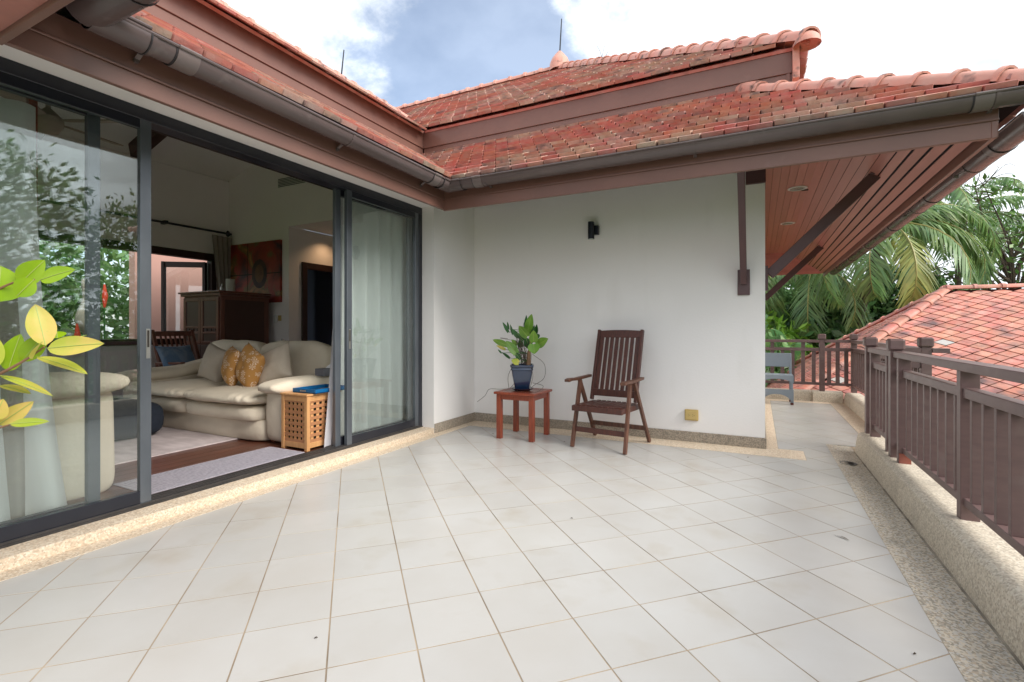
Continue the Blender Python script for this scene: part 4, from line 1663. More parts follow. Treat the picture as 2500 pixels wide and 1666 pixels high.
g.obj('back', M_SOFA, SO, smooth=True, ang=0)
for k_, cx in enumerate((-4.115, -6.70)):
    g = G(); g.add(*rbox((cx, 3.64, .33), (.27, 1.06, .54), .3, .22, 30, 14, .006, 5, 11 + k_))
    g.obj('arm', M_SOFA, SO, smooth=True, ang=0)

    def armr(x, y, z, P):
        rip = .009 * math.sin(P.z * 60 + P.x * 40) * max(0, -y - .8) / .2
        lift = .10 * max(0, (y + .2)) ** 2
        return (P.x, P.y + rip, P.z + lift)
    g = G(); g.add(*rbox((cx, 3.58, .605), (.34, 1.14, .17), .8, .38, 60, 16, .010, 6, 14 + k_, armr))
    g.obj('arm_cushion', M_SOFA, SO, smooth=True, ang=0)
for k_, (x, y) in enumerate(((-6.4, 3.2), (-4.25, 3.22), (-6.4, 4.1), (-4.25, 4.1))):
    G().lathe([(.025, 0), (.03, .06)], (x, y, FZ), 8).obj('foot', M_DARKW, SO)

pillow_obj('cushion', (-5.83, 3.62, .745), .46, .44, .18, R(-12), R(2), M_SOFA2, 'plain beige cushion on the far left of the sofa, left of the mustard pair', roll=R(14), seed=1)
pillow_obj('cushion', (-5.26, 3.46, .748), .42, .42, .19, R(-8), R(-24), M_MUST, 'mustard leaf print cushion, narrower left one of the pair on the sofa', group='mustard cushions on the sofa', roll=R(6), seed=2)
pillow_obj('cushion', (-4.96, 3.46, .750), .43, .43, .21, R(-10), R(-10), M_MUST, 'mustard leaf print cushion, wider right one leaning beside the beige cushion', group='mustard cushions on the sofa', roll=R(20), seed=3)
pillow_obj('cushion', (-4.78, 3.62, .755), .46, .44, .20, R(-20), R(8), M_SOFA2, 'large plain beige cushion leaning by the right arm of the sofa', roll=R(-24), seed=4)

# slatted wooden basket box
bx0, bx1, by0, by1 = -3.955, -3.615, 3.075, 3.47
bz0, bz1 = FZ, .575
BK = thing('slatted_basket', ((bx0 + bx1) / 2, (by0 + by1) / 2, FZ), 'light wood box with lattice sides between the sofa and the door', 'basket')
ps = .036
for x in (bx0, bx1 - ps):
    for y in (by0, by1 - ps):
        G().box((x, y, bz0), (x + ps, y + ps, bz1 - .018)).obj('corner_post', M_BIRCH, BK, bev=.002)
for y in (by0 + .004, by1 - .024):
    for z in (bz0 + .022, bz1 - .068):
        G().box((bx0 + ps, y, z), (bx1 - ps, y + .02, z + .048)).obj('rail', M_BIRCH, BK, bev=.0015)
for x in (bx0 + .004, bx1 - .024):
    for z in (bz0 + .022, bz1 - .068):
        G().box((x, by0 + ps, z), (x + .02, by1 - ps, z + .048)).obj('rail', M_BIRCH, BK, bev=.0015)
G().box((bx0 - .008, by0 - .008, bz1 - .0175), (bx1 + .008, by1 + .008, bz1)).obj('lid', M_BIRCH, BK, bev=.003)
zz0, zz1 = bz0 + .07, bz1 - .068
for i in range(8):
    z = zz0 + (zz1 - zz0) * (i + .0) / 7.25
    G().box((bx0 + ps, by0 + .008, z), (bx1 - ps, by0 + .014, z + .028)).obj('slat', M_BIRCHS, BK)
    G().box((bx1 - .014, by0 + ps, z), (bx1 - .008, by1 - ps, z + .028)).obj('slat', M_BIRCHS, BK)
    G().box((bx0 + .008, by0 + ps, z), (bx0 + .014, by1 - ps, z + .028)).obj('slat', M_BIRCHS, BK)
for i in range(5):
    x = bx0 + ps + (bx1 - bx0 - 2 * ps) * (i + .5) / 5 - .0 - .016
    G().box((x, by0 + .015, zz0), (x + .030, by0 + .020, zz1)).obj('slat', M_BIRCH, BK)
    y = by0 + ps + (by1 - by0 - 2 * ps) * (i + .5) / 5 - .016
    G().box((bx1 - .020, y, zz0), (bx1 - .015, y + .033, zz1)).obj('slat', M_BIRCH, BK)
G().box((bx0 + .03, by0 + .03, bz0 + .03), (bx1 - .03, by1 - .03, bz1 - .07)).obj('liner_bag', M_HOLE, BK)

TY = thing('tray', (-3.74, 3.27, bz1), 'bright blue serving tray with slot handle on the basket lid', 'tray')
ta = (-3.875, 3.135, -3.575, 3.52)
G().box((ta[0], ta[1], bz1 + .001), (ta[2], ta[3], bz1 + .008)).obj('tray_base', M_TRAY, TY)
for lo, hi in (((ta[0], ta[1], .576), (ta[2], ta[1] + .010, .615)), ((ta[0], ta[3] - .01, .576), (ta[2], ta[3], .615)),
               ((ta[0], ta[1] + .01, .576), (ta[0] + .01, ta[3] - .01, .615)), ((ta[2] - .01, ta[1] + .01, .576), (ta[2], ta[3] - .01, .615))):
    G().box(lo, hi).obj('tray_side', M_TRAY, TY, bev=.001)
G().box((-3.775, ta[1] - .0012, .590), (-3.70, ta[1] - .0002, .603)).obj('handle_slot', M_STEEL, TY)
rc = thing('remote_control', (-3.70, 3.36, .584), 'small dark remote control lying in the blue tray', 'remote control')
G().box((-3.75, 3.33, .584), (-3.71, 3.47, .598)).obj('remote_body', M_GREYP, rc, bev=.003)
tb = thing('tissue_box', (-3.80, 3.72, .66), 'dark tissue box on the sofa arm behind the tray', 'box')
G().box((-4.06, 3.55, .685), (-3.93, 3.79, .76)).obj('box_body', M_GREYP, tb, bev=.004)
G().add([(-4.02, 3.65, .76), (-3.97, 3.68, .76), (-3.99, 3.70, .81), (-4.0, 3.66, .765)], [(0, 1, 2), (0, 2, 3), (1, 3, 2)]).obj('tissue', M_PAPER, tb)

# rug and mat (thin, real thickness)
g = G().box((-7.0, .6, FZ + .0005), (-4.635, 3.35, FZ + .013))
tag(g.obj('rug', M_RUG, bev=.004), 'pale pinkish grey rug spread in front of the sofa', 'rug')
mt = thing('door_mat', (-3.83, 2.3, FZ), 'long lilac grey ribbed mat inside the open door', 'mat')
yy = 1.80
nmat = 0
G().box((-4.065, 1.80, FZ + .0005), (-3.605, 3.045, FZ + .006)).obj('mat_body', M_MAT, mt, bev=.002)
g = G()
for i in range(60):
    y = 1.805 + i * .0206
    g.box((-4.062, y, FZ + .006), (-3.608, y + .013, FZ + .0085))
tag(g.obj('mat_ribs', M_MAT, mt), kind='stuff')

# ottoman, cream armchair behind the left glass
g = G(); g.add(*rbox((-5.86, 2.55, .25), (.86, .76, .37), .55, .45, 36, 18, .012, 4, 2))
tag(g.obj('ottoman', M_OTTO, smooth=True, ang=0), 'dark navy padded ottoman half hidden by the door stile', 'ottoman')
AC = thing('armchair', (-4.5, 1.25, FZ), 'cream slipcovered armchair seen through the left glass door', 'armchair')
vs, fs = rbox((0, 0, 0), (.24, .86, .74), .25, .3, 30, 18, .005, 5, 4, shape=lambda x, y, z, P: (P.x * (.72 + .30 * (z + 1) / 2) - .03 * (z + 1), P.y, P.z))
g = G().add([(v[0] - 4.02, v[1] * .8 + 1.43, v[2] + .42) for v in vs], fs)
g.obj('arm', M_SOFA, AC, smooth=True, ang=0)
g = G(); g.add(*rbox((-4.02, 1.42, .80), (.32, .84, .17), .8, .35, 40, 12, .008, 6, 5))
g.obj('arm_roll', M_SOFA, AC, smooth=True, ang=0)
g = G(); g.add(*rbox((-4.50, 1.32, .32), (.80, .86, .5), .3, .25, 30, 12, .008, 5, 6))
g.obj('seat', M_SOFA, AC, smooth=True, ang=0)
g = G(); g.add(*rbox((-4.50, .96, .72), (1.1, .26, .62), .4, .3, 36, 14, .010, 5, 7))
g.obj('backrest', M_SOFA, AC, smooth=True, ang=0)

# cabinet in the corner
CB = thing('cabinet', (-7.42, 4.8, FZ), 'dark carved wooden cabinet standing in the corner under the painting', 'cabinet')
cx0, cx1, cy0, cy1, cz1 = -7.93, -6.97, 4.40, 5.22, 1.70
G().box((cx0 + .03, cy0 + .03, FZ), (cx1 - .03, cy1, cz1)).obj('carcass', M_DARKW, CB, bev=.004)
g = G()
g.box((cx0 - .03, cy0 - .03, cz1 + .001), (cx1 + .03, cy1, cz1 + .03))
g.box((cx0 - .005, cy0 - .005, cz1 - .04), (cx1 + .005, cy1, cz1))
g.obj('cornice', M_DARKW, CB, bev=.010, seg=2)
for a, b in ((cx0 + .05, (cx0 + cx1) / 2 - .003), ((cx0 + cx1) / 2 + .003, cx1 - .05)):
    d = G()
    f = .055
    d.box((a, cy0 + .006, .95), (a + f, cy0 + .028, 1.64))
    d.box((b - f, cy0 + .006, .95), (b, cy0 + .028, 1.64))
    d.box((a + f, cy0 + .006, 1.585), (b - f, cy0 + .028, 1.64))
    d.box((a + f, cy0 + .006, 1.10), (b - f, cy0 + .028, 1.125))
    d.box((a + f, cy0 + .006, 1.185), (b - f, cy0 + .028, 1.21))
    d.box((a + f, cy0 + .006, .95), (b - f, cy0 + .028, .99))
    dd = d.obj('cabinet_door', M_DARKW, CB, bev=.003)
    G().box((a + f, cy0 + .018, .99), (b - f, cy0 + .026, 1.10)).obj('door_panel', M_DARKW2, dd)
    G().box((a + f, cy0 + .018, 1.21), (b - f, cy0 + .026, 1.585)).obj('door_panel', M_DARKW2, dd)
    for i in range(3):
        xx = a + f + (b - a - 2 * f) * (i + .5) / 3
        G().box((xx - .035, cy0 + .010, 1.135), (xx + .035, cy0 + .027, 1.175)).obj('carved_inset', M_BEAM, dd, bev=.004)
for a, b in ((cx0 + .05, (cx0 + cx1) / 2 - .003), ((cx0 + cx1) / 2 + .003, cx1 - .05)):
    d = G().box((a, cy0 + .008, .12), (b, cy0 + .028, .93))
    d.obj('cabinet_door', M_DARKW2, CB, bev=.004)
G().box((cx1 - .028, cy0 + .09, .15), (cx1 - .022, cy1 - .09, 1.60)).obj('side_panel', M_DARKW2, CB)
g = thing('pillar_candle', (-7.26, 4.75, cz1 + .03), 'cream pillar candle standing on top of the dark cabinet', 'candle')
G().lathe([(0, 0), (.066, 0), (.066, .20), (.06, .205), (0, .20)], (-7.26, 4.75, cz1 + .031), 16).obj('candle_body', M_CANDLE, g, smooth=True)
g = thing('small_bottle', (-7.42, 4.72, cz1 + .03), 'tiny glass bottle left of the candle on the cabinet', 'bottle')
G().lathe([(0, 0), (.026, 0), (.026, .08), (.012, .10), (.012, .14), (0, .14)], (-7.42, 4.72, cz1 + .031), 10).obj('bottle_body', M_STEEL, g, smooth=True)
# painting
PT = thing('painting', (-7.47, YB - .03, 2.1), 'large abstract red and black canvas hung on the end wall', 'painting')
G().box((-8.09, YB - .045, 1.60), (-6.84, YB - .002, 2.605)).obj('canvas', M_PAINT, PT, bev=.003)
G().add([(-7.34 + .19 * math.cos(t * PI / 12), YB - .0475, 2.08 + .24 * math.sin(t * PI / 12)) for t in range(24)], [tuple(range(24))]).obj('painted_oval', mat('canvas_dark', (.03, .012, .016), .6, (.10, .03, .02), 9, .7), PT)
G().add([(-7.34 + .11 * math.cos(t * PI / 12), YB - .0490, 2.08 + .15 * math.sin(t * PI / 12)) for t in range(24)], [tuple(range(24))]).obj('painted_oval', mat('canvas_brown', (.16, .065, .025), .6, (.10, .03, .02), 9, .7), PT)
G().box((-8.09, YB - .0470, 2.07), (-6.84, YB - .0452, 2.085)).obj('painted_line', M_HOLE, PT)
G().box((-7.645, YB - .0470, 1.62), (-7.635, YB - .0452, 2.6)).obj('painted_line', M_HOLE, PT)
# rocking chair with blue cushion
RC = thing('wooden_armchair', (-7.3, 4.0, FZ), 'dark slatted wooden armchair behind the left end of the sofa', 'chair')
g = G()
for i in range(7):
    y = 3.82 + i * .062
    G().beam((-7.05 - .10, y, .50), (-7.42, y + .02, 1.10), .022, .014).obj('back_slat', M_DARKW, RC)
G().beam((-7.42, 3.78, 1.10), (-7.42, 4.26, 1.10), .03, .07).obj('top_rail', M_DARKW, RC, bev=.004)
for y in (3.74, 4.26):
    G().beam((-7.10, y, .40), (-7.44, y + .01, 1.15), .04, .05).obj('back_post', M_DARKW, RC, bev=.004)
    G().beam((-7.30, y, .70), (-6.70, y, .72), .06, .03).obj('arm', M_DARKW, RC, bev=.004)
    G().beam((-6.75, y, FZ), (-6.75, y, .71), .04, .04).obj('leg', M_DARKW, RC)
    G().beam((-7.28, y, FZ), (-7.28, y, .70), .04, .04).obj('leg', M_DARKW, RC)
G().box((-7.25, 3.74, .42), (-6.72, 4.26, .46)).obj('seat', M_DARKW, RC, bev=.004)
pillow_obj('cushion', (-7.08, 3.90, .74), .52, .46, .15, R(-28), R(100), M_BLUEP, 'blue checked cushion on the dark wooden armchair', seed=7)
# console with patterned lamp base in the dark behind the sofa
g = thing('glass_jar', (-6.75, 4.08, .70), 'small dark patterned jar by the arm of the wooden chair', 'jar')
G().lathe([(0, 0), (.05, 0), (.055, .05), (.05, .15), (.045, .17), (0, .17)], (-6.78, 4.20, .735), 14).obj('jar_body', mat('patterned_glass', (.02, .02, .02), .2, (.4, .35, .25), 40, 1, lo=.48, hi=.56), g, smooth=True)
# side stool with red cushion at far left
ST = thing('side_stool', (-6.6, 3.0, FZ), 'dark stool with a red seat pad left of the sofa', 'stool')
G().lathe([(0, 0), (.17, 0), (.19, .03), (.17, .06), (0, .065)], (-6.95, 2.95, .52), 20).obj('seat_pad', mat('red_pad', (.25, .03, .025), .7), ST, smooth=True)
for i in range(3):
    a = i * 2.1
    G().beam((-6.95 + .13 * math.cos(a), 2.95 + .13 * math.sin(a), .52), (-6.95 + .2 * math.cos(a), 2.95 + .2 * math.sin(a), FZ), .03, .03).obj('leg', M_DARKW, ST)
# ceiling fan
FN = thing('ceiling_fan', (-5.9, 2.0, 3.4), 'pale bladed ceiling fan on a long rod under the rafters', 'ceiling fan')
fc = Vector((-5.75, 2.05, 3.05))
G().tube([fc, fc + Vector((0, 0, 1.3))], .02, 8).obj('down_rod', M_FAN, FN, smooth=True)
G().lathe([(0, -.12), (.07, -.10), (.11, -.03), (.11, .03), (.05, .09), (.02, .12)], fc, 18).obj('motor_housing', M_FAN, FN, smooth=True)
for i in range(5):
    a = i * 2 * PI / 5 + .5
    d = Vector((math.cos(a), math.sin(a), 0))
    s = Vector((-d.y, d.x, .25)).normalized()
    G().add([fc + d * .14 - s * .05, fc + d * .60 - s * .08, fc + d * .62 + s * .06, fc + d * .14 + s * .05] +
            [p + Vector((0, 0, .012)) for p in (fc + d * .14 - s * .05, fc + d * .60 - s * .08, fc + d * .62 + s * .06, fc + d * .14 + s * .05)],
            [(0, 1, 2, 3), (7, 6, 5, 4), (0, 4, 5, 1), (1, 5, 6, 2), (2, 6, 7, 3), (3, 7, 4, 0)]).obj('fan_blade', M_FAN, FN)
# switches on the end wall, desk things behind the sofa
g = thing('wall_switch', (-6.9, YB, 1.3), 'pale switch plates on the wall right of the cabinet', 'switch')
G().box((-7.02, YB - .03, 1.27), (-6.95, YB - .001, 1.40)).obj('switch_box', M_WHITEM, g, bev=.003)
G().box((-6.93, YB - .012, 1.30), (-6.86, YB - .001, 1.39)).obj('switch_plate', M_SOCKETR, g, bev=.002)
DK = thing('console_table', (-6.2, 4.75, FZ), 'dark console table behind the sofa', 'table')
G().box((-6.75, 4.55, .80), (-5.6, 4.95, .84)).obj('table_top', M_DARKW, DK, bev=.004)
for x in (-6.70, -5.70):
    for y in (4.6, 4.9):
        G().box((x, y, FZ), (x + .045, y + .045, .80)).obj('leg', M_DARKW, DK)
g = thing('pencil_cup', (-6.02, 4.7, .84), 'blue cup holding pencils on the console behind the sofa', 'cup')
G().lathe([(0, 0), (.04, 0), (.045, .12), (.04, .12)], (-6.02, 4.7, .8405), 12).obj('cup_body', M_TRAY, g, smooth=True)
for i in range(4):
    G().tube([(-6.02 + .01 * i, 4.7, .85), (-6.03 + .02 * i, 4.7 + .01 * i, 1.03 - .01 * i)], .005, 5).obj('pencil', M_BIRCH if i == 1 else M_BLACK, g)
g = thing('dried_twigs', (-7.35, 6.0, FZ), 'bunch of dried twigs seen against the dark doorway', 'dried flowers')
G().lathe([(0, 0), (.09, 0), (.13, .3), (.10, .75), (.05, .9), (.06, 1.0), (.045, 1.0)], (-7.35, 6.0, FZ), 14).obj('vase', M_DARKW, g, smooth=True)
for i in range(7):
    a = i * .9
    G().tube([(-7.35, 6.0, 1.0), (-7.35 + .03 * math.cos(a), 6.0 + .03 * math.sin(a), 1.3), (-7.35 + .09 * math.cos(a), 6.0 + .09 * math.sin(a), 1.62)], .004, 4).obj('twig', M_TWIG, g)
g = thing('wall_mirror', (-7.42, 7.17, 1.05), 'small bright framed mirror in the dark room beyond the doorway', 'mirror')
G().box((-7.70, 7.15, 1.05), (-7.15, 7.19, 1.62)).obj('frame', M_DARKW, g, bev=.004)
G().box((-7.64, 7.14, 1.11), (-7.21, 7.15, 1.56)).obj('glass', M_WHITEM, g)

# ------------------------------------------------------------------ terrace furniture
# side table
tx0, tx1, ty0, ty1, tzt = -2.51, -2.045, 4.545, 5.03, .50
TB = thing('side_table', ((tx0 + tx1) / 2, (ty0 + ty1) / 2, 0), 'small square orange brown wooden table by the white wall', 'table')
lw = .052
for x in (tx0 + .018, tx1 - .018 - lw):
    for y in (ty0 + .018, ty1 - .018 - lw):
        G().box((x, y, 0.0005), (x + lw, y + lw, tzt - .026)).obj('leg', M_TABLE, TB, bev=.004, seg=2)
for y in (ty0 + .026, ty1 - .05):
    G().box((tx0 + .07, y, tzt - .082), (tx1 - .07, y + .022, tzt - .026)).obj('apron', M_TABLE, TB, bev=.001)
for x in (tx0 + .026, tx1 - .05):
    G().box((x, ty0 + .07, tzt - .082), (x + .022, ty1 - .07, tzt - .026)).obj('apron', M_TABLE, TB, bev=.001)
G().box((tx0 - .004, ty0 - .004, tzt - .0255), (tx0 + .055, ty1 + .004, tzt)).obj('top_border', M_TABLE, TB, bev=.003)
G().box((tx1 - .055, ty0 - .004, tzt - .0255), (tx1 + .004, ty1 + .004, tzt)).obj('top_border', M_TABLE, TB, bev=.003)
for y0, y1 in ((ty0 - .004, ty0 + .052), (ty1 - .052, ty1 + .004)):
    G().box((tx0 + .0555, y0, tzt - .0255), (tx1 - .0555, y1, tzt)).obj('top_border', M_TABLE, TB, bev=.003)
for i in range(5):
    x = tx0 + .0565 + i * .0707
    G().box((x, ty0 + .053, tzt - .024), (x + .0695, ty1 - .053, tzt - .001)).obj('top_board', M_TTOP, TB, bev=.0015)

# pot, saucer, plant
PC = Vector((-2.285, 4.77, tzt))
g = G()
g.lathe([(0, .004), (.085, .004), (.115, .018), (.125, .030), (.118, .031), (.09, .020), (0, .018)], PC, 28)
tag(g.obj('plant_saucer', [M_POT], None, smooth=True), 'dark blue glazed saucer under the square pot on the side table', 'saucer')
PP = thing('potted_plant', PC + Vector((0, 0, .02)), 'leafy climbing plant in a square dark blue glazed pot on the side table', 'potted plant')


def sq_ring(r, z, ang, rd=.18, n=6):
    pts = []
    for q in range(4):
        a0 = q * PI / 2
        cx_, cy_ = r * (1 - rd) * math.copysign(1, math.cos(a0 + PI / 4)), r * (1 - rd) * math.copysign(1, math.sin(a0 + PI / 4))
        for i in range(n):
            t = a0 + (PI / 2) * i / (n - 1)
            pts.append((cx_ + r * rd * math.cos(t), cy_ + r * rd * math.sin(t)))
    ca, sa = math.cos(ang), math.sin(ang)
    return [(x * ca - y * sa, x * sa + y * ca, z) for x, y in pts]


prof = [(.066, 0), (.070, .004), (.086, .08), (.098, .15), (.103, .195), (.104, .200), (.110, .204), (.110, .225), (.106, .229), (.116, .236), (.118, .258), (.114, .262), (.106, .262), (.101, .235), (.096, .215)]
vs, fs = [], []
for r, z in prof:
    vs += [(PC.x + x, PC.y + y, PC.z + .022 + zz_) for x, y, zz_ in sq_ring(r * 1.07, z, R(24))]
n = 24
for i in range(len(prof) - 1):
    for j in range(n):
        q = (j + 1) % n
        fs.append((i * n + j, i * n + q, (i + 1) * n + q, (i + 1) * n + j))
fs.append(tuple(range(n))[::-1])
G().add(vs, fs).obj('pot', M_POT, PP, smooth=True, ang=50)
sr = [(PC.x + x, PC.y + y, PC.z + .022 + z) for x, y, z in sq_ring(.099, .228, R(24))]
G().add(sr, [tuple(range(24))]).obj('soil', M_SOIL, PP)


def leaf_geo(base, tip, width, nrm, heart=True, cup=.16, bend=.12, n=7, midrib=True):
    """a leaf blade with a folded midrib, real thickness comes from two-sided blade plus rib tube"""
    b, t = Vector(base), Vector(tip)
    d = t - b
    L_ = d.length
    dx = d.normalized()
    nz_ = Vector(nrm)
    nz_ = (nz_ - dx * nz_.dot(dx)).normalized()
    sx = dx.cross(nz_)
    vs, fs = [], []
    for i in range(n + 1):
        s = i / n
        if heart:
            wd = width / 2 * (math.sin(PI * min(1, (s + .10) / 1.10)) ** .62 if s < 1 else 0) * (1.12 - .55 * s)
        else:
            wd = width / 2 * (math.sin(PI * s ** .85) ** .75 if 0 < s < 1 else 0)
        c_ = b + dx * (L_ * s) - nz_ * (bend * L_ * (s * s)) + nz_ * (bend * L_ * s * .6)
        back = dx * (-.10 * L_ if (heart and i == 0) else 0)
        ww = wd
        for k_ in (-1, -.5, 0, .5, 1):
            vs.append(c_ + sx * (ww * k_) + nz_ * (abs(k_) ** 1.4 * ww * cup) + (back * abs(k_)))
    for i in range(n):
        for k_ in range(4):
            q = i * 5 + k_
            fs.append((q, q + 1, q + 6, q + 5))
    return vs, fs, [vs[i * 5 + 2] + nz_ * .0006 for i in range(n + 1)]


CAMD = Vector((.43, -.86, .10))
PS = 1.62
PL = [
    ([-2.221, 4.78, 1.148], [-2.164, 4.75, 1.327], 0.065, 0), ([-2.285, 4.85, 1.166], [-2.258, 4.82, 1.319], 0.0281, 1),
    ([-2.19, 4.7, 1.088], [-2.28, 4.67, 1.199], 0.0715, 0), ([-2.108, 4.68, 1.028], [-2.097, 4.65, 1.152], 0.0671, 0),
    ([-2.201, 4.86, 1.074], [-2.169, 4.83, 1.211], 0.0325, 1), ([-2.176, 4.9, 1.12], [-2.158, 4.87, 1.217], 0.0303, 1),
    ([-2.113, 4.8, 1.109], [-2.093, 4.77, 1.065], 0.026, 1), ([-2.086, 4.74, 0.993], [-1.96, 4.71, 1.067], 0.0758, 0),
    ([-2.108, 4.68, 1.006], [-2.088, 4.65, 0.905], 0.0909, 0), ([-2.326, 4.7, 0.907], [-2.431, 4.67, 1.041], 0.0715, 0),
    ([-2.471, 4.76, 0.987], [-2.632, 4.73, 1.05], 0.0498, 0), ([-2.493, 4.84, 1.131], [-2.546, 4.81, 1.245], 0.0281, 1),
    ([-2.507, 4.88, 1.166], [-2.509, 4.85, 1.248], 0.0173, 1), ([-2.445, 4.86, 1.107], [-2.462, 4.83, 1.218], 0.0195, 1),
    ([-2.37, 4.84, 1.073], [-2.426, 4.81, 1.166], 0.0368, 1), ([-2.48, 4.74, 0.942], [-2.575, 4.71, 0.987], 0.0238, 2),
    ([-2.425, 4.74, 0.848], [-2.503, 4.71, 0.914], 0.0217, 1), ([-2.526, 4.74, 0.901], [-2.553, 4.71, 0.942], 0.0152, 1),
    ([-2.256, 4.62, 0.807], [-2.327, 4.59, 0.84], 0.0498, 3), ([-2.363, 4.8, 0.993], [-2.418, 4.77, 1.051], 0.0368, 0),
    ([-2.296, 4.74, 0.838], [-2.344, 4.71, 0.917], 0.0433, 1), ([-2.23, 4.84, 0.971], [-2.266, 4.81, 1.074], 0.065, 1),
    ([-2.315, 4.86, 1.039], [-2.378, 4.83, 1.119], 0.0433, 1), ([-2.23, 4.84, 1.108], [-2.235, 4.81, 1.245], 0.065, 1),
    ([-2.351, 4.88, 0.968], [-2.349, 4.85, 1.062], 0.0433, 1), ([-2.349, 4.72, 0.883], [-2.346, 4.69, 0.963], 0.0325, 0)]
trunk = [(-2.225, 4.78, .73), (-2.215, 4.78, .82), (-2.209, 4.78, .90), (-2.205, 4.80, .98), (-2.21, 4.82, 1.12)]
G().tube(trunk, [.027, .025, .021, .010, .004], 10).obj('stem', M_PTRUNK, PP, smooth=True)
rs = random.Random(3)
for b, t, w_, c_ in PL:
    nrm = CAMD + Vector((rs.uniform(-.4, .4), rs.uniform(-.2, .2), rs.uniform(-.25, .45)))
    vs, fs, rib = leaf_geo(b, t, w_ * PS, nrm)
    lf = G().add(vs, fs).obj('leaf', [M_LEAF, M_LEAFD, M_LEAFY, M_LEAFYG][c_], PP, smooth=True, ang=0)
    if w_ > .04:
        G().tube(rib, [.0016] * 7 + [.0006], 4).obj('midrib', M_VEIN, lf)
    # leaf stalk back towards the stem
    tgt = min(trunk, key=lambda q: (Vector(q) - Vector(b)).length + .3 * max(0, q[2] - b[2]))
    mid = (Vector(b) + Vector(tgt)) / 2 + Vector((0, 0, .01))
    G().tube([b, mid, tgt], [.0025, .003, .0035], 5).obj('leaf_stalk', M_LEAFD, PP, smooth=True)


def smooth_path(pts, n=6):
    pts = [Vector(p) for p in pts]
    out = []
    P = [pts[0]] + pts + [pts[-1]]
    for i in range(1, len(P) - 2):
        for k_ in range(n):
            t = k_ / n
            a, b, c, d = P[i - 1], P[i], P[i + 1], P[i + 2]
            out.append(.5 * ((2 * b) + (-a + c) * t + (2 * a - 5 * b + 4 * c - d) * t * t + (-a + 3 * b - 3 * c + d) * t * t * t))
    out.append(pts[-1])
    return out


for pts in ([(-2.15, 4.75, .90), (-2.117, 4.7, .889), (-2.009, 4.7, .815), (-1.983, 4.7, .729), (-2.009, 4.7, .64), (-2.117, 4.7, .569), (-2.14, 4.66, .53)],
            [(-2.30, 4.62, .60), (-2.351, 4.6, .54), (-2.45, 4.56, .527), (-2.566, 4.54, .522), (-2.618, 4.54, .451), (-2.717, 4.54, .377)],
            [(-2.12, 4.62, .78), (-2.09, 4.62, .68), (-2.12, 4.62, .56)],
            [(-2.084, 4.6, .608), (-1.966, 4.6, .582), (-2.025, 4.6, .52), (-2.10, 4.58, .51)],
            [(-2.36, 4.72, .79), (-2.40, 4.66, .66), (-2.37, 4.62, .53)],
            [(-2.31, 4.85, 1.12), (-2.311, 4.85, 1.206), (-2.285, 4.85, 1.263)],
            [(-2.47, 4.78, 1.06), (-2.56, 4.78, 1.065), (-2.35, 4.8, 1.03)]):
    G().tube(smooth_path(pts), .0024, 5).obj('tendril', M_TENDRIL, PP)
g = G()
for i in range(34):                                      # tangle of dry roots around the stem
    a = rs.uniform(0, 2 * PI)
    p0 = Vector((-2.26 + rs.uniform(-.06, .05), 4.79 + rs.uniform(-.05, .05), .76 + rs.uniform(0, .05)))
    p1 = p0 + Vector((rs.uniform(-.07, .03), rs.uniform(-.03, .03), rs.uniform(.06, .2)))
    p2 = p1 + Vector((rs.uniform(-.09, .02), rs.uniform(-.03, .03), rs.uniform(.0, .16)))
    g.tube(smooth_path([p0, p1, p2], 3), .0022, 4)
tag(g.obj('dry_roots', M_TENDRIL, PP), kind='stuff')

# high-backed folding chair
CH = thing('folding_chair', (-1.34, 4.86, 0), 'dark brown slatted folding armchair with high back by the white wall', 'chair')
CC, CA = (-1.335, 4.845), R(-7)


def cb_(a, b, w_, h_, nm, m=M_TEAK, up=(0, 0, 1), bev=.004, w2=None, h2=None):
    a2, b2 = rotz([(CC[0] + a[0], CC[1] + a[1], a[2]), (CC[0] + b[0], CC[1] + b[1], b[2])], CC, CA)
    u2 = rotz([up], (0, 0), CA)[0]
    return G().beam(a2, b2, w_, h_, up=u2, w2=w2, h2=h2).obj(nm, m, CH, bev=bev, seg=2)


for s in (-1, 1):
    cb_((s * .272, -.31, .002), (s * .262, -.145, .648), .028, .048, 'front_leg', M_TEAKW, up=(0, -1, 0))
    cb_((s * .300, .31, .002), (s * .290, -.105, .648), .026, .046, 'rear_leg', M_TEAKW, up=(0, -1, 0))
    # armrest: shaped board
    a_pts = [(s * .284, -.40, .660), (s * .284, -.34, .668), (s * .284, -.20, .662), (s * .284, .14, .672)]
    ar = G()
    P = rotz([(CC[0] + p[0], CC[1] + p[1], p[2]) for p in a_pts], CC, CA)
    for i in range(3):
        ar.beam(P[i], P[i + 1], (.052, .058, .052)[i], .026, w2=(.058, .052, .040)[i])
    ar.obj('armrest', M_TEAKW, CH, bev=.005, seg=2)
    cb_((s * .236, .075, .43), (s * .236, .285, 1.155), .030, .046, 'back_post', M_TEAK, up=(0, -1, 0), bev=.006)
    cb_((s * .245, -.33, .395), (s * .245, .17, .385), .028, .050, 'seat_side_rail', M_TEAK)
# back rails follow the lean


def bk(z):
    t = (z - .43) / (1.155 - .43)
    return .075 + .21 * t


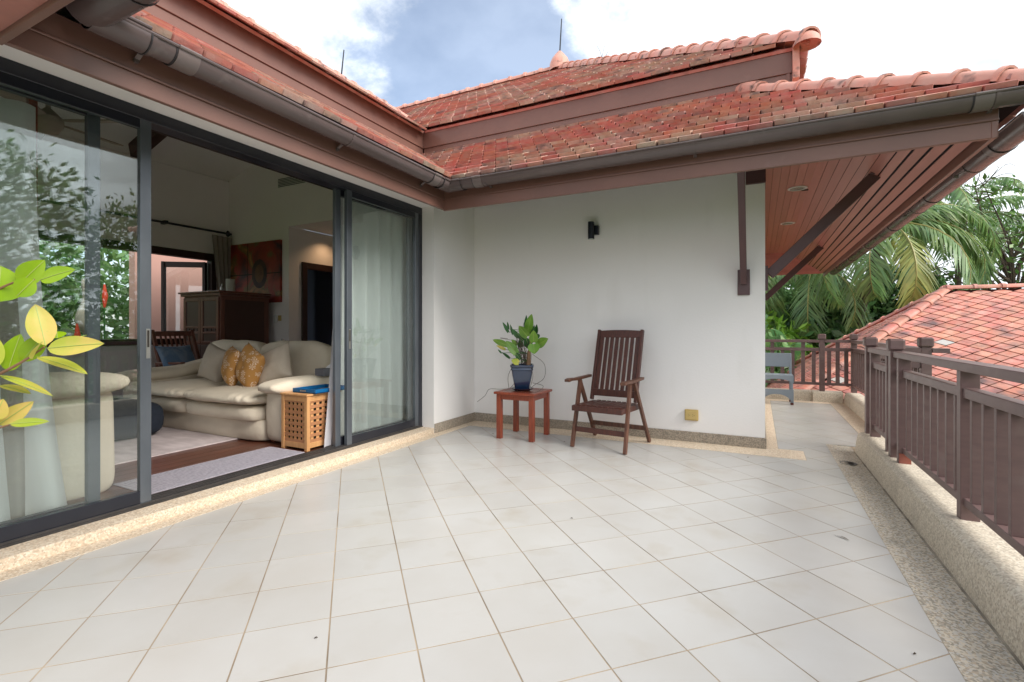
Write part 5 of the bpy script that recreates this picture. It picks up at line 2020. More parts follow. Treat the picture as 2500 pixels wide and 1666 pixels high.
cb_((-.222, bk(.505), .505), (.222, bk(.505), .505), .024, .070, 'lower_back_rail', M_TEAK)
tr_ = G()
pts = []
for i in range(9):
    x = -.222 + .444 * i / 8
    pts.append((x, 1.148 + .008 * math.sin(PI * i / 8)))
vs = []
for x, zt in pts:
    for dy in (-.012, .012):
        for z in (1.075, zt):
            vs.append((CC[0] + x, CC[1] + bk(1.11) + dy + (z - 1.11) * .29, z))
fs = []
for i in range(8):
    q = i * 4
    fs += [(q, q + 1, q + 5, q + 4), (q + 3, q + 2, q + 6, q + 7), (q + 1, q + 3, q + 7, q + 5), (q + 2, q, q + 4, q + 6)]
fs += [(0, 2, 3, 1), (32, 33, 35, 34)]
tr_.add(rotz(vs, CC, CA), fs)
tr_.obj('top_back_rail', M_TEAK, CH, bev=.003)
for i in range(8):
    x = -.222 + .444 * (i + .5) / 8
    cb_((x, bk(.535), .535), (x, bk(1.078), 1.078), .038, .014, 'back_slat', M_TEAK, up=(0, -1, 0), bev=.003)
# seat: front apron, rear bar, slats running front to back with a slight dip
cb_((-.258, -.335, .392), (.258, -.335, .392), .030, .052, 'seat_front_rail', M_TEAK, bev=.008)
cb_((-.230, .165, .385), (.230, .165, .385), .026, .040, 'seat_rear_rail', M_TEAK)
for i in range(8):
    x = -.222 + .444 * (i + .5) / 8
    sgm = [(-.322, .420), (-.24, .413), (-.10, .405), (.05, .402), (.175, .408)]
    ss = G()
    P = rotz([(CC[0] + x, CC[1] + y, z) for y, z in sgm], CC, CA)
    for k_ in range(4):
        ss.beam(P[k_], P[k_ + 1], .042, .014)
    ss.obj('seat_slat', M_TEAK, CH, bev=.002)
cb_((-.262, -.262, .175), (.262, -.262, .175), .022, .050, 'front_stretcher', M_TEAK)
cb_((-.290, .215, .160), (.290, .215, .160), .022, .046, 'rear_stretcher', M_TEAKW)

# wall lamp
SL = thing('wall_lamp', (-1.66, YR - .06, 2.27), 'small black cylindrical wall lamp high on the white wall', 'wall lamp')
G().lathe([(0, -.095), (.026, -.095), (.030, -.090), (.0355, -.095), (.0355, .095), (.030, .098), (0, .098)], (-1.665, YR - .085, 2.265), 24).obj('lamp_body', M_BLACK, SL, smooth=True, ang=40)
G().lathe([(0, -.0955), (.029, -.0955), (.029, -.0935)], (-1.665, YR - .085, 2.265), 20).obj('lamp_lens', M_LENS, SL)
G().box((-1.660, YR - .055, 2.225), (-1.595, YR - .0005, 2.325)).obj('mounting_plate', M_BLACK, SL, bev=.002)
# socket
SK = thing('wall_socket', (-.613, YR, .28), 'yellowed weatherproof power socket low on the white wall', 'socket')
G().box((-.680, YR - .030, .222), (-.548, YR - .0005, .335)).obj('socket_housing', M_SOCKETR, SK, bev=.010, seg=3, smooth=True)
G().box((-.672, YR - .036, .234), (-.556, YR - .0305, .322)).obj('socket_cover', M_SOCKET, SK, bev=.003)
g = G()
for cx_ in (-.638, -.594):
    for dx_, dz_ in ((-.006, .008), (-.006, -.008), (.008, 0)):
        g.box((cx_ + dx_ - .003, YR - .0372, .278 + dz_ - .002), (cx_ + dx_ + .003, YR - .0362, .278 + dz_ + .002))
g.obj('socket_holes', M_HOLE, SK)
# floor drain
DR = thing('floor_drain', (.70, 5.11, 0), 'round dark floor drain in the pebble channel by the kerb', 'drain')
G().lathe([(0, 0), (.048, 0), (.055, .003), (.065, .003), (.068, -.004)], (.70, 5.11, -.0045), 24).obj('drain_rim', M_TRACK, DR)
for i in range(6):
    G().box((.70 - .04, 5.075 + i * .013, -.0042), (.74, 5.080 + i * .013, -.0030)).obj('drain_slot', M_HOLE, DR)
# soffit downlights
for i, (y, lb) in enumerate(((6.75, 'round white rimmed downlight in the red soffit, nearer one with a dark gap beside it'), (8.9, 'round white rimmed downlight in the red soffit, farther one'))):
    o = thing('downlight', (.42, y, SZ1 - .012), lb, 'downlight', 'downlights in the eave soffit')
    G().lathe([(.082, .004), (.105, .0), (.105, -.008), (.085, -.012), (.080, .004)], (.42, y, SZ1 - .012), 28).obj('trim_ring', M_WHITEM, o, smooth=True)
    G().lathe([(.081, -.003), (.06, .0), (.0, .0005)], (.42, y, SZ1 - .0125), 24).obj('reflector', M_DLIN, o, smooth=True)
    if i == 0:
        G().box((.47, y + .10, SZ1 - .0150), (.56, y + .16, SZ1 - .0125)).obj('cutout_gap', M_GAP, o)

# grey plastic chair on the passage
PCH = thing('plastic_chair', (.25, 8.8, 0), 'blue grey plastic chair at the end of the passage partly behind the wall', 'chair')
px0, px1, py0, py1 = .03, .485, 8.62, 9.02
for x in (px0 + .02, px1 - .02):
    for y in (py0 + .02, py1 - .02):
        G().beam((x, y, .03), (x * .97 + .006, y, .44 if y < 8.8 else .78), .036, .036).obj('leg', M_PLAST, PCH, bev=.006)
        G().lathe([(.021, 0), (.023, .03), (.02, .035), (0, .035)], (x, y, .0008), 10).obj('leg_foot', M_RFOOT, PCH)
G().box((px0, py0 - .02, .425), (px1, py1, .45)).obj('seat', M_PLAST, PCH, bev=.008, seg=2)
vs = []


def arch(y, z0, z1, sag, nm):
    g = G()
    n = 12
    vs, fs = [], []
    for i in range(n + 1):
        x = px0 + (px1 - px0) * i / n
        zl_ = z0 - sag * (abs(2 * i / n - 1) ** 2.5)
        for dy in (-.01, .01):
            vs += [(x, y + dy, zl_), (x, y + dy, z1)]
    for i in range(n):
        q = i * 4
        fs += [(q, q + 1, q + 5, q + 4), (q + 3, q + 2, q + 6, q + 7), (q + 1, q + 3, q + 7, q + 5), (q + 2, q, q + 4, q + 6)]
    fs += [(0, 2, 3, 1), (n * 4, n * 4 + 1, n * 4 + 3, n * 4 + 2)]
    g.add(vs, fs)
    g.obj(nm, M_PLAST, PCH)


arch(py0 - .012, .395, .45, .06, 'seat_skirt')
arch(py0 - .012, .16, .235, .13, 'leg_brace')
G().box((px0, py1 - .035, .56), (px1 - .03, py1 - .01, .78)).obj('backrest', M_PLAST, PCH, bev=.008, seg=2)

# ------------------------------------------------------------------ railings
RL = thing('railing', (.94, 4.0, .165), 'brown wooden balcony railing on the kerb along the right of the terrace and passage', 'railing')
KT = .165
ZB0, ZB1 = .262, .303       # bottom rail
ZM0, ZM1 = .812, .864       # middle rail
ZT0, ZT1 = .950, .995       # top rail


def post(x, y, cap, z0=KT, s=.075, m=M_RAIL):
    sy_ = s * (.72 if not cap else 1.0)
    g = G().box((x - s / 2, y - sy_ / 2, z0), (x + s / 2, y + sy_ / 2, ZT0 if not cap else 1.000))
    p = g.obj('post', m, RL, bev=.003)
    if cap:
        c = .105
        G().box((x - c / 2, y - c / 2, 1.001), (x + c / 2, y + c / 2, 1.090)).obj('post_cap', M_RAIL, p, bev=.014, seg=1)
    return p


def rails(a, b, pw=.025):
    """three rails between a and b (x,y)"""
    for z0, z1, wd, nm in ((ZT0, ZT1, .098, 'top_rail'), (ZM0, ZM1, .058, 'middle_rail'), (ZB0, ZB1, .052, 'bottom_rail')):
        G().beam((a[0], a[1], (z0 + z1) / 2), (b[0], b[1], (z0 + z1) / 2), wd, z1 - z0).obj(nm, M_RAIL, RL, bev=.003)


def pickets(a, b, n, full=(), wd=.028, th=.050, zlo=None, skip=()):
    a, b = Vector((*a, 0)), Vector((*b, 0))
    d = (b - a).normalized()
    for i in range(n):
        if i in skip:
            continue
        p = a + (b - a) * ((i + .5) / n)
        z0 = (zlo or ZB1 + .0005) + random.uniform(-.002, 0.0)
        g = G().beam((p.x, p.y, ZB1 + .0005), (p.x, p.y, ZM0 - .0005), th, wd, up=d)
        g.obj('picket', M_RAIL, RL, bev=.0015)
        if i in full:
            G().beam((p.x, p.y, ZM1 + .0005), (p.x, p.y, ZT0 - .0005), th, wd, up=d).obj('spacer_block', M_RAIL, RL, bev=.0015)


XP = .935
post(XP, 5.58, True)
post(XP, 4.64, True)
post(XP + .012, 5.43, False)
post(XP + .012, 4.82, False)
post(XP + .012, 4.455, False)
G().box((XP + .011 - .034, 4.455 - .0380, KT), (XP + .013 + .034, 4.455 + .030, ZB0 - .001)).obj('post_foot', M_PRIMER, RL)
post(XP + .025, 3.28, False, s=.078)
post(XP + .025, 1.95, False)
post(XP + .025, .62, False)
rails((XP + .024, 4.60), (XP + .024, -1.0))
rails((XP + .020, 5.54), (XP + .020, 4.68))
pickets((XP + .024, 5.38), (XP + .024, 4.87), 4)
pickets((XP + .026, 4.41), (XP + .026, 3.325), 8)
pickets((XP + .026, 3.235), (XP + .026, 1.99), 9)
pickets((XP + .026, 1.90), (XP + .026, .66), 9)
# return to the outer corner and the passage run
XQ = 1.345
post(XQ, 5.60, True)
post(XQ, 9.28, True)
post(XQ, 7.42, False)
rails((XP + .04, 5.60), (XQ - .04, 5.60))
rails((XQ, 5.64), (XQ, 9.24))
G().box((XQ + .038, 5.55, ZT0 + .002), (XQ + .16, 5.648, ZT1 - .002)).obj('top_rail', M_RAIL, RL, bev=.003)
pickets((XP + .05, 5.60), (XQ - .05, 5.60), 2)
pickets((XQ, 5.66), (XQ, 7.38), 12)
pickets((XQ, 7.46), (XQ, 9.22), 12)
post(.92, 9.30, True)
post(-.05, 9.30, True)
rails((XQ - .04, 9.30), (.96, 9.30))
rails((.88, 9.30), (-.01, 9.30))
pickets((XQ - .04, 9.30), (.96, 9.30), 3, full=(1,), wd=.055, th=.028)
pickets((.88, 9.30), (-.01, 9.30), 6, full=(1, 4), wd=.055, th=.028)

# ------------------------------------------------------------------ neighbour's house
NP = Vector((3.43, 12.90, 1.97))
NM = .71
NH = thing('neighbour_house', (6, 13, -3.3), 'lower house beyond the railing with a hipped roof of red diamond clay tiles', 'house')
NL = 3.55                                       # horizontal run of the slopes
xe = 16.0
zE = NP.z - NM * NL
front = [(NP.x - NL, NP.y - NL), (xe, NP.y - NL), (xe, NP.y), (NP.x, NP.y)]
sidep = [(NP.x - NL, NP.y + NL), (NP.x - NL, NP.y - NL), (NP.x, NP.y)]
backp = [(NP.x, NP.y), (xe, NP.y), (xe, NP.y + NL), (NP.x - NL, NP.y + NL)]


def nz_front(y):
    return NP.z - NM * (NP.y - y)


def nz_side(x):
    return NP.z - NM * (NP.x - x)


nf = G().slab([(x, y, nz_front(y) - .012) for x, y in front], .05).obj('front_roof', M_NUNDER, NH)
ns = G().slab([(x, y, nz_side(x) - .012) for x, y in sidep], .05).obj('side_roof', M_NUNDER, NH)
nb_ = G().slab([(x, y, NP.z - NM * (y - NP.y) - .012) for x, y in backp], .05).obj('back_roof', M_NTILE, NH)
g = G()
g.box((NP.x - NL + .7, NP.y - NL + .7, -3.3), (xe - .5, NP.y + NL - .7, zE + .35))
g.obj('wall', M_WALL, NH)


def diamond_mesh(name, dg, dl, th, m):
    """lozenge tile: corners left/right/top/bottom, thick lower edges"""
    g = G()
    a, b = dg / 2 - .0085, dl / 2 - .0055
    pl = [(0, -b), (a, 0), (0, b), (-a, 0)]
    vs = []
    for x, y in pl:
        lift = .016 * (b - y) / (2 * b)
        vs.append((x, y, lift - .004))
    for x, y in pl:
        lift = .016 * (b - y) / (2 * b)
        vs.append((x, y, lift + th))
    g.add(vs, [(3, 2, 1, 0), (4, 5, 6, 7)] + [(i, (i + 1) % 4, (i + 1) % 4 + 4, i + 4) for i in range(4)])
    me, _ = g.mesh(name, m, org=(0, 0, 0), bev=.003)
    return me


DG, DLN = .31, .21
DM = [diamond_mesh('roof_tile', DG, DLN, .018, M_NTILE), diamond_mesh('roof_tile', DG, DLN, .018, M_NTILEP)]


def lay_diamonds(parent, o, ux, up, poly, a_rng, b_max, maxn, key, pale=()):
    O_, UX, UP, NZ = plane_frame(o, ux, up)
    it = []
    rr = int(b_max / (DLN / 2)) + 1
    for r in range(rr):
        for i in range(int(a_rng[0] / DG) - 1, int(a_rng[1] / DG) + 2):
            a = i * DG + (DG / 2 if r % 2 else 0)
            P = O_ + UX * a + UP * (r * DLN / 2)
            if not inpoly((P.x, P.y), poly):
                continue
            M = Matrix((UX, UP, NZ)).transposed().to_4x4()
            M = M @ Matrix.Rotation(random.uniform(-.03, .03), 4, 'Z') @ Matrix.Rotation(random.uniform(-.02, .02), 4, 'X')
            M.translation = P + NZ * random.uniform(0, .004)
            it.append((key(P), 1 if (random.random() < .006 or (round(a / DG, 1), r) in pale) else 0, M))
    it.sort(key=lambda t: t[0])
    for _, k_, M in it[:maxn]:
        ob = bpy.data.objects.new('roof_tile', DM[k_])
        COL.objects.link(ob)
        ob.parent = parent
        M2 = M.copy(); M2.translation = M.translation - WLOC[parent.name]
        ob.matrix_basis = M2
    if len(it) > maxn:
        vv, ff, mi = [], [], []
        cache = [(np.array([v.co[:] for v in me.vertices]), [tuple(p.vertices) for p in me.polygons]) for me in DM]
        nv = 0
        for _, k_, M in it[maxn:]:
            A = np.array(M)
            v0, f0 = cache[k_]
            vv.append(v0 @ A[:3, :3].T + A[:3, 3])
            ff += [tuple(i + nv for i in f) for f in f0]
            mi += [k_] * len(f0)
            nv += len(v0)
        me = bpy.data.meshes.new('roof_tiles_joined')
        V = np.concatenate(vv)
        org = V.mean(0)
        me.from_pydata((V - org).tolist(), [], ff)
        me.materials.append(M_NTILE); me.materials.append(M_NTILEP)
        me.polygons.foreach_set('material_index', mi)
        me.update()
        tag(place('roof_tiles_joined', me, org, parent), kind='stuff')


def fkey(P):
    d = Vector((P.x, P.y, 0))
    fw = d.dot(F); rt = d.dot(RT)
    u = 1250 + 1190 * rt / max(fw, .1)
    return d.length + (100 if u > 2560 or u < 1860 else 0)


lay_diamonds(nf, (3, NP.y - NL, zE), (1, 0, 0), (0, 1, NM), [(NP.x - NL + .0, NP.y - NL), (13.5, NP.y - NL), (13.5, NP.y - .06), (NP.x - .04, NP.y - .06)], (-4, 11), 4.6, 300, fkey)
lay_diamonds(ns, (NP.x - NL, NP.y, zE), (0, 1, 0), (1, 0, NM), [(NP.x - NL, NP.y + NL - .15), (NP.x - NL, NP.y - NL + .15), (NP.x - .15, NP.y)], (-4, 4), 4.6, 0, fkey)
RIDN = ridge_mesh('ridge_tile', .34, .105, .105, .075, m=M_NTILE)
lay_ridge(NH, (xe, NP.y, NP.z + .03), (NP.x, NP.y, NP.z + .03), RIDN, .42, mlen=.34)
lay_ridge(NH, (NP.x - NL - .05, NP.y - NL - .05, zE + .02), (NP.x, NP.y, NP.z + .02), RIDN, .34, mlen=.34)
lay_ridge(NH, (NP.x - NL - .05, NP.y + NL + .05, zE + .02), (NP.x, NP.y, NP.z + .02), RIDN, .34, mlen=.34)

# ------------------------------------------------------------------ vegetation


def leaf_cloud(centers, n, size, spread, seed, elong=1.9, droop=.2):
    """n small leaves scattered through blobs: centers = (x,y,z,rx,ry,rz)"""
    rg = np.random.RandomState(seed)
    C = np.array(centers, float)
    vol = C[:, 3] * C[:, 4] * C[:, 5]
    pick = rg.choice(len(C), n, p=vol / vol.sum())
    d = rg.normal(size=(n, 3))
    d /= np.linalg.norm(d, axis=1)[:, None]
    rad = rg.uniform(.35, 1.0, n) ** .6
    P = C[pick, :3] + d * C[pick, 3:6] * rad[:, None]
    # gather into twig clumps
    P += rg.normal(size=(n, 3)) * spread
    ax = rg.normal(size=(n, 3)); ax[:, 2] -= droop
    ax /= np.linalg.norm(ax, axis=1)[:, None]
    r2 = rg.normal(size=(n, 3))
    sx = np.cross(ax, r2); sx /= np.linalg.norm(sx, axis=1)[:, None]
    s = size * rg.uniform(.6, 1.35, n)[:, None]
    a, b = ax * s * elong / 2, sx * s / 2
    v = np.stack([P - a, P + b * .9 - a * .1, P + a, P - b * .9 - a * .1], 1).reshape(-1, 3)
    f = np.arange(n * 4).reshape(n, 4)
    return v, f


def cloud_obj(name, v, f, m, parent=None, kind=None):
    me = bpy.data.meshes.new(name)
    org = np.array([v[:, 0].mean(), v[:, 1].mean(), v[:, 2].min()])
    v = v - org
    me.vertices.add(len(v)); me.vertices.foreach_set('co', v.ravel())
    me.loops.add(len(f) * 4); me.loops.foreach_set('vertex_index', f.ravel())
    me.polygons.add(len(f)); me.polygons.foreach_set('loop_start', np.arange(0, len(f) * 4, 4))
    me.polygons.foreach_set('loop_total', np.full(len(f), 4))
    me.materials.append(m)
    me.update(calc_edges=True)
    me.validate()
    o = place(name, me, org, parent)
    if kind:
        o['kind'] = kind
    return o


def tree(name, base, h, crown_c, blobs, nleaf, lsize, label, m=M_FOL1, seed=1, tr=.18, limbs=9, cat='tree', group=None, spread=.12, twigs=0):
    t = thing(name, base, label, cat, group)
    rr = random.Random(seed)
    b = Vector(base); c = Vector(crown_c)
    g = G()
    g.tube(smooth_path([b, b + (c - b) * .45 + Vector((rr.uniform(-.3, .3), rr.uniform(-.3, .3), 0)), c - Vector((0, 0, .4))], 4), [tr * (1 - .6 * i / 8) for i in range(9)], 8)
    g.obj('trunk', M_BARK, t, smooth=True)
    lb = G()
    for i in range(limbs):
        bl = blobs[i % len(blobs)]
        e = Vector(bl[:3]) + Vector((rr.uniform(-.6, .6) * bl[3], rr.uniform(-.6, .6) * bl[4], rr.uniform(-.4, .6) * bl[5]))
        s0 = b + (c - b) * rr.uniform(.55, .95)
        mid = (s0 + e) / 2 + Vector((rr.uniform(-.3, .3), rr.uniform(-.3, .3), rr.uniform(.0, .4)))
        path = smooth_path([s0, mid, e], 4)
        lb.tube(path, [tr * .38 * (1 - .85 * k_ / (len(path) - 1)) for k_ in range(len(path))], 5)
        for q in range(twigs):
            p0 = path[rr.randint(3, len(path) - 1)]
            p1 = p0 + Vector((rr.uniform(-1, 1), rr.uniform(-1, 1), rr.uniform(-.4, .8))) * .9
            p2 = p1 + Vector((rr.uniform(-.5, .5), rr.uniform(-.5, .5), rr.uniform(-.3, .4)))
            lb.tube(smooth_path([p0, p1, p2], 3), [.022, .018, .015, .012, .01, .008, .006], 4)
    lb.obj('branches', M_BARK, t, smooth=True)
    v, f = leaf_cloud(blobs, nleaf, lsize, spread, seed)
    cloud_obj('crown', v, f, m, t)
    return t


def palm(base, top, nfr, ln, label, seed, m=M_FROND, fronds=None, droop=1.0, tr=.15, group='coconut palms beyond the railing'):
    t = thing('coconut_palm', base, label, 'palm tree', group)
    rr = random.Random(seed)
    b, c = Vector(base), Vector(top)
    path = smooth_path([b, b + (c - b) * .5 + Vector((rr.uniform(-.3, .3), rr.uniform(-.2, .2), 0)), c], 8)
    G().tube(path, [tr * (1.25 - .45 * i / (len(path) - 1)) * (1 + .07 * (i % 2)) for i in range(len(path))], 10).obj('trunk', M_PBARK, t, smooth=True)
    fl = fronds or []
    for i in range(nfr):
        fl.append((360 * i / nfr + rr.uniform(-14, 14), rr.uniform(5, 65), ln * rr.uniform(.82, 1.08), rr.uniform(.8, 1.2) * droop, 0))
    for az, el, L_, dr, old in fl:
        d = Vector((math.cos(R(az)), math.sin(R(az)), 0))
        pts = []
        n = 12
        p = c.copy()
        ang = R(el)
        for k_ in range(n + 1):
            pts.append(p.copy())
            p = p + (d * math.cos(ang) + Vector((0, 0, math.sin(ang)))) * (L_ / n)
            ang -= R(13.5) * dr * (.5 + k_ / n)
        g = G()
        g.tube(pts, [.035 * (1 - .85 * k_ / n) for k_ in range(n + 1)], 5)
        frd = g.obj('frond', M_RACH, t, smooth=True)
        side = Vector((-d.y, d.x, 0))
        NL_ = 62
        vs, fs = [], []
        for k_ in range(NL_):
            s = .10 + .90 * k_ / (NL_ - 1)
            q = s * n
            i0 = min(int(q), n - 1)
            P = pts[i0].lerp(pts[i0 + 1], q - i0)
            tg = (pts[i0 + 1] - pts[i0]).normalized()
            up = side.cross(tg)
            ll = L_ * .27 * (math.sin(PI * (s * .86 + .12)) ** .7)
            for sg in (-1, 1):
                ld_ = (side * sg * rr.uniform(.62, .95) + tg * rr.uniform(.42, .62) + Vector((0, 0, -1)) * rr.uniform(.25, .75)).normalized()
                w_ = .021 * (ln / 3.6) * rr.uniform(.8, 1.25) * 1.25
                wv = (tg - ld_ * tg.dot(ld_)).normalized()
                p0 = P
                p1 = P + ld_ * ll * .5
                dn = (ld_ + Vector((0, 0, -.55 * dr))).normalized()
                p2 = p1 + dn * ll * .5
                k0 = len(vs)
                vs += [p0 - wv * w_ * .5, p0 + wv * w_ * .5, p1 + wv * w_, p1 - wv * w_, p2]
                fs += [(k0, k0 + 1, k0 + 2, k0 + 3), (k0 + 3, k0 + 2, k0 + 4)]
        G().add(vs, fs).obj('leaflets', M_FRONDY if old else m, frd)
    return t


palm((1.9, 19.6, -3.3), (3.6, 19.2, 4.55), 5, 4.4, 'tall coconut palm with its crown just behind the far end of the eaves', 11,
     fronds=[(24, 24, 5.0, 1.25, 0), (2, 8, 4.6, 1.15, 0), (-34, -8, 4.4, 1.0, 0), (-75, -18, 4.0, .95, 1), (50, 45, 4.8, 1.1, 0), (-110, 5, 4.3, 1.2, 0)])
palm((1.2, 20.6, -3.3), (1.7, 20.0, 3.35), 4, 3.8, 'coconut palm in the middle with a yellowing frond hanging towards the railing', 19,
     fronds=[(10, -18, 3.8, .95, 1), (-50, -10, 3.8, 1.1, 0), (-100, -20, 3.6, .9, 0), (60, 30, 4.0, 1.1, 0), (-150, 5, 4.0, 1.1, 0)], tr=.14)
palm((-.8, 21.0, -3.3), (-.5, 20.6, 4.0), 5, 4.0, 'coconut palm nearest the house wall, fronds hanging over the passage end', 23,
     fronds=[(-20, 0, 4.4, 1.2, 0), (-60, -8, 4.2, 1.1, 0), (15, 12, 4.4, 1.2, 0), (-100, -15, 3.8, .9, 1)], tr=.14)
palm((9.6, 32.0, -3.3), (8.8, 31.4, 6.6), 6, 4.6, 'farthest palm high behind the sparse tree', 31, tr=.13,
     fronds=[(-10, 15, 4.6, .8, 0), (-70, 5, 4.4, .9, 0), (30, 25, 5, .9, 0)])

tree('broad_tree', (9.6, 27.0, -3.3), 9, (8.9, 26.2, 4.2),
     [(6.6, 24.9, 5.6, 1.3, 1.0, .8), (8.2, 25.4, 4.6, 1.4, 1.1, .9), (7.0, 25.0, 3.6, 1.3, 1.0, .5), (9.0, 26.0, 6.0, 1.5, 1.2, .9), (9.6, 26.2, 3.6, 1.3, 1.2, .7), (10.6, 26.6, 5.0, 1.5, 1.3, 1.2), (7.6, 25.2, 6.7, 1.0, .9, .5), (11.2, 27.0, 6.8, 1.3, 1.0, .8), (5.6, 24.6, 4.4, .8, .8, .4)],
     1200, .14, 'sparse leafy tree with bare twigs showing against the white sky on the right', M_FOL1, 5, .20, 20, spread=.16, twigs=9)
hedge = [((-2.5, 30, -3.3), 'dense dark green tree mass behind the passage railing'), ((2.0, 31, -3.3), 'dark green tree behind the left palm trunks'),
         ((6.5, 32, -3.3), 'mid green bushy tree behind the tall palm'), ((10.5, 30, -3.3), 'mid green tree behind the ridge of the neighbour roof')]
for k_, (b, lb) in enumerate(hedge):
    hh = (5.2, 5.2, 4.9, 2.4)[k_]
    tree('garden_tree', b, 8, (b[0], b[1], hh * .4), [(b[0] + dx, b[1] + dy, z, 2.1, 1.6, 1.5) for dx, dy, z in ((-1.4, 0, hh - 3.4), (1.4, .3, hh - 3.1), (0, -.4, hh - 1.8), (-.8, .2, hh - 5.2), (1.3, 0, hh - 5.4), (0, .6, hh - 6.6))],
         14000, .19, lb, (M_FOL2, M_FOL3, M_FOL2, M_FOL1)[k_], 40 + k_, .22, 7, group='trees behind the palms')
# shrubs just beyond the passage
for k_, (x, y, r, z, lb) in enumerate(((-.6, 15.2, 1.5, .2, 'pale green shrub right behind the passage railing'), (1.9, 19.5, 1.3, 1.0, 'dark feathery shrub beside the palm trunk'), (-.2, 18.2, 1.6, .6, 'bright green shrub under the left palm'))):
    t = thing('garden_shrub', (x, y, -3.3), lb, 'shrub', 'shrubs behind the passage')
    v, f = leaf_cloud([(x, y, z, r, r * .8, 1.3), (x + .9, y, z - 1.0, r, r, 1.2), (x - .7, y, z - 1.2, r, r, 1.3)], 3800, .17, .15, 60 + k_)
    cloud_obj('foliage', v, f, (M_FOL3, M_FOL2, M_LEAF)[k_], t)
    G().tube([(x, y, -3.3), (x, y, z)], [.09, .03], 6).obj('stem', M_BARK, t)


def banana(base, lst, label, grp='banana plants beyond the railing'):
    t = thing('banana_plant', base, label, 'banana plant', grp)
    b = Vector(base)
    G().tube([b, b + Vector((0, 0, 2.9))], [.13, .09], 8).obj('stem', mat('banana_stem', (.10, .14, .06), .7, (.14, .10, .05), 6, 1) if 'banana_stem' not in MATS else MATS['banana_stem'], t, smooth=True)
    for az, el, ln, w_ in lst:
        d = Vector((math.cos(R(az)), math.sin(R(az)), 0))
        p = b + Vector((0, 0, 2.8))
        pts = []
        ang = R(el)
        n = 9
        for k_ in range(n + 1):
            pts.append(p.copy())
            p = p + (d * math.cos(ang) + Vector((0, 0, math.sin(ang)))) * (ln / n)
            ang -= R(13) * (.4 + k_ / n)
        side = Vector((-d.y, d.x, 0))
        vs, fs = [], []
        for k_, q in enumerate(pts):
            s = k_ / n
            ww = w_ / 2 * (math.sin(PI * min(1, s * .92 + .06)) ** .6)
            for c in (-1, -.5, 0, .5, 1):
                vs.append(q + side * ww * c - Vector((0, 0, 1)) * abs(c) * ww * .35)
        for k_ in range(n):
            for c in range(4):
                q = k_ * 5 + c
                fs.append((q, q + 1, q + 6, q + 5))
        lf = G().add(vs, fs).obj('leaf', M_BANANA, t, smooth=True, ang=0)
        G().tube(pts, [.03 * (1 - .8 * k_ / n) for k_ in range(n + 1)], 5).obj('midrib', M_RACH, lf)


banana((.6, 17.0, -3.3), [(-70, 70, 2.4, .55), (-130, 60, 2.2, .5), (20, 55, 2.2, .5), (-100, 80, 2.6, .6), (160, 60, 2.2, .5)], 'banana plant with upright broad leaves near the post of the far railing')
banana((-.4, 16.0, -3.3), [(-60, 65, 2.2, .5), (-120, 50, 2.0, .5), (40, 60, 2.1, .5), (200, 65, 2.2, .5)], 'banana plant nearer the house wall, leaves over the far railing')
banana((1.6, 17.6, -3.3), [(-60, 75, 2.5, .55), (-160, 60, 2.0, .5), (60, 60, 2.1, .5), (-100, 45, 2.0, .5)], 'banana plant right of the grey palm trunk')

# tree across the garden whose image shows in the glass doors
tree('broad_tree', (10.5, 5.0, -3.3), 9, (10.4, 5.2, 2.5),
     [(9.6, 3.6, 2.6, 1.7, 1.8, 1.7), (10.0, 6.6, 2.2, 1.7, 1.9, 1.8), (10.2, 5.0, 4.6, 1.6, 2.0, 1.2), (9.8, 9.6, 1.6, 1.6, 2.2, 1.9), (9.6, 5.5, .4, 1.8, 3.0, 1.4), (10.3, 8.4, 3.9, 1.5, 1.5, 1.2), (9.9, 12.5, 1.2, 1.8, 2.2, 1.8), (9.9, 1.0, 2.0, 1.7, 2.0, 2.0)],
     24000, .105, 'leafy tree beyond the railing mirrored in the left glass door', M_FOL1, 71, .22, 12, spread=.2, twigs=2)

# garden outside the far window of the room
t = thing('garden_shrub', (-12.5, 3.0, -3.3), 'sunlit green shrubbery seen through the far window of the room', 'shrub')
v, f = leaf_cloud([(-13.0, y, z, 1.3, 1.5, 1.2) for y in (-1.5, .5, 2.2, 3.9, 5.2) for z in (-.4, 1.3, 2.3)], 15000, .12, .2, 80)
cloud_obj('foliage', v, f, M_FOL3, t)
G().tube([(-13, 3, -3.3), (-13, 3, 1)], [.12, .05], 6).obj('stem', M_BARK, t)
t = thing('garden_statue', (-10.6, 4.35, 0), 'pale curved stone garden figure outside the far window', 'statue')
G().tube(smooth_path([(-11.2, 4.55, .6), (-11.2, 4.62, 1.0), (-11.2, 4.50, 1.35), (-11.2, 4.58, 1.75), (-11.2, 4.50, 2.1)], 5), [.11, .12, .13, .12, .11, .10, .10, .10, .12, .13, .13, .12, .11, .10, .10, .09, .09, .08, .07, .05, .03], 10).obj('figure', M_STONE, t, smooth=True)
t = thing('red_ginger', (-11.0, 4.7, .3), 'red flower spikes outside the far window', 'flower')
for y, z in ((4.78, 1.8), (4.36, 1.05)):
    G().tube([(-11.1, y, z - .22), (-11.1, y + .01, z), (-11.1, y, z + .22)], [.02, .05, .015], 8).obj('flower_spike', M_RED, t, smooth=True)
    G().tube([(-11.1, y, -.3), (-11.1, y, z - .2)], .015, 5).obj('stalk', M_LEAFD, t)

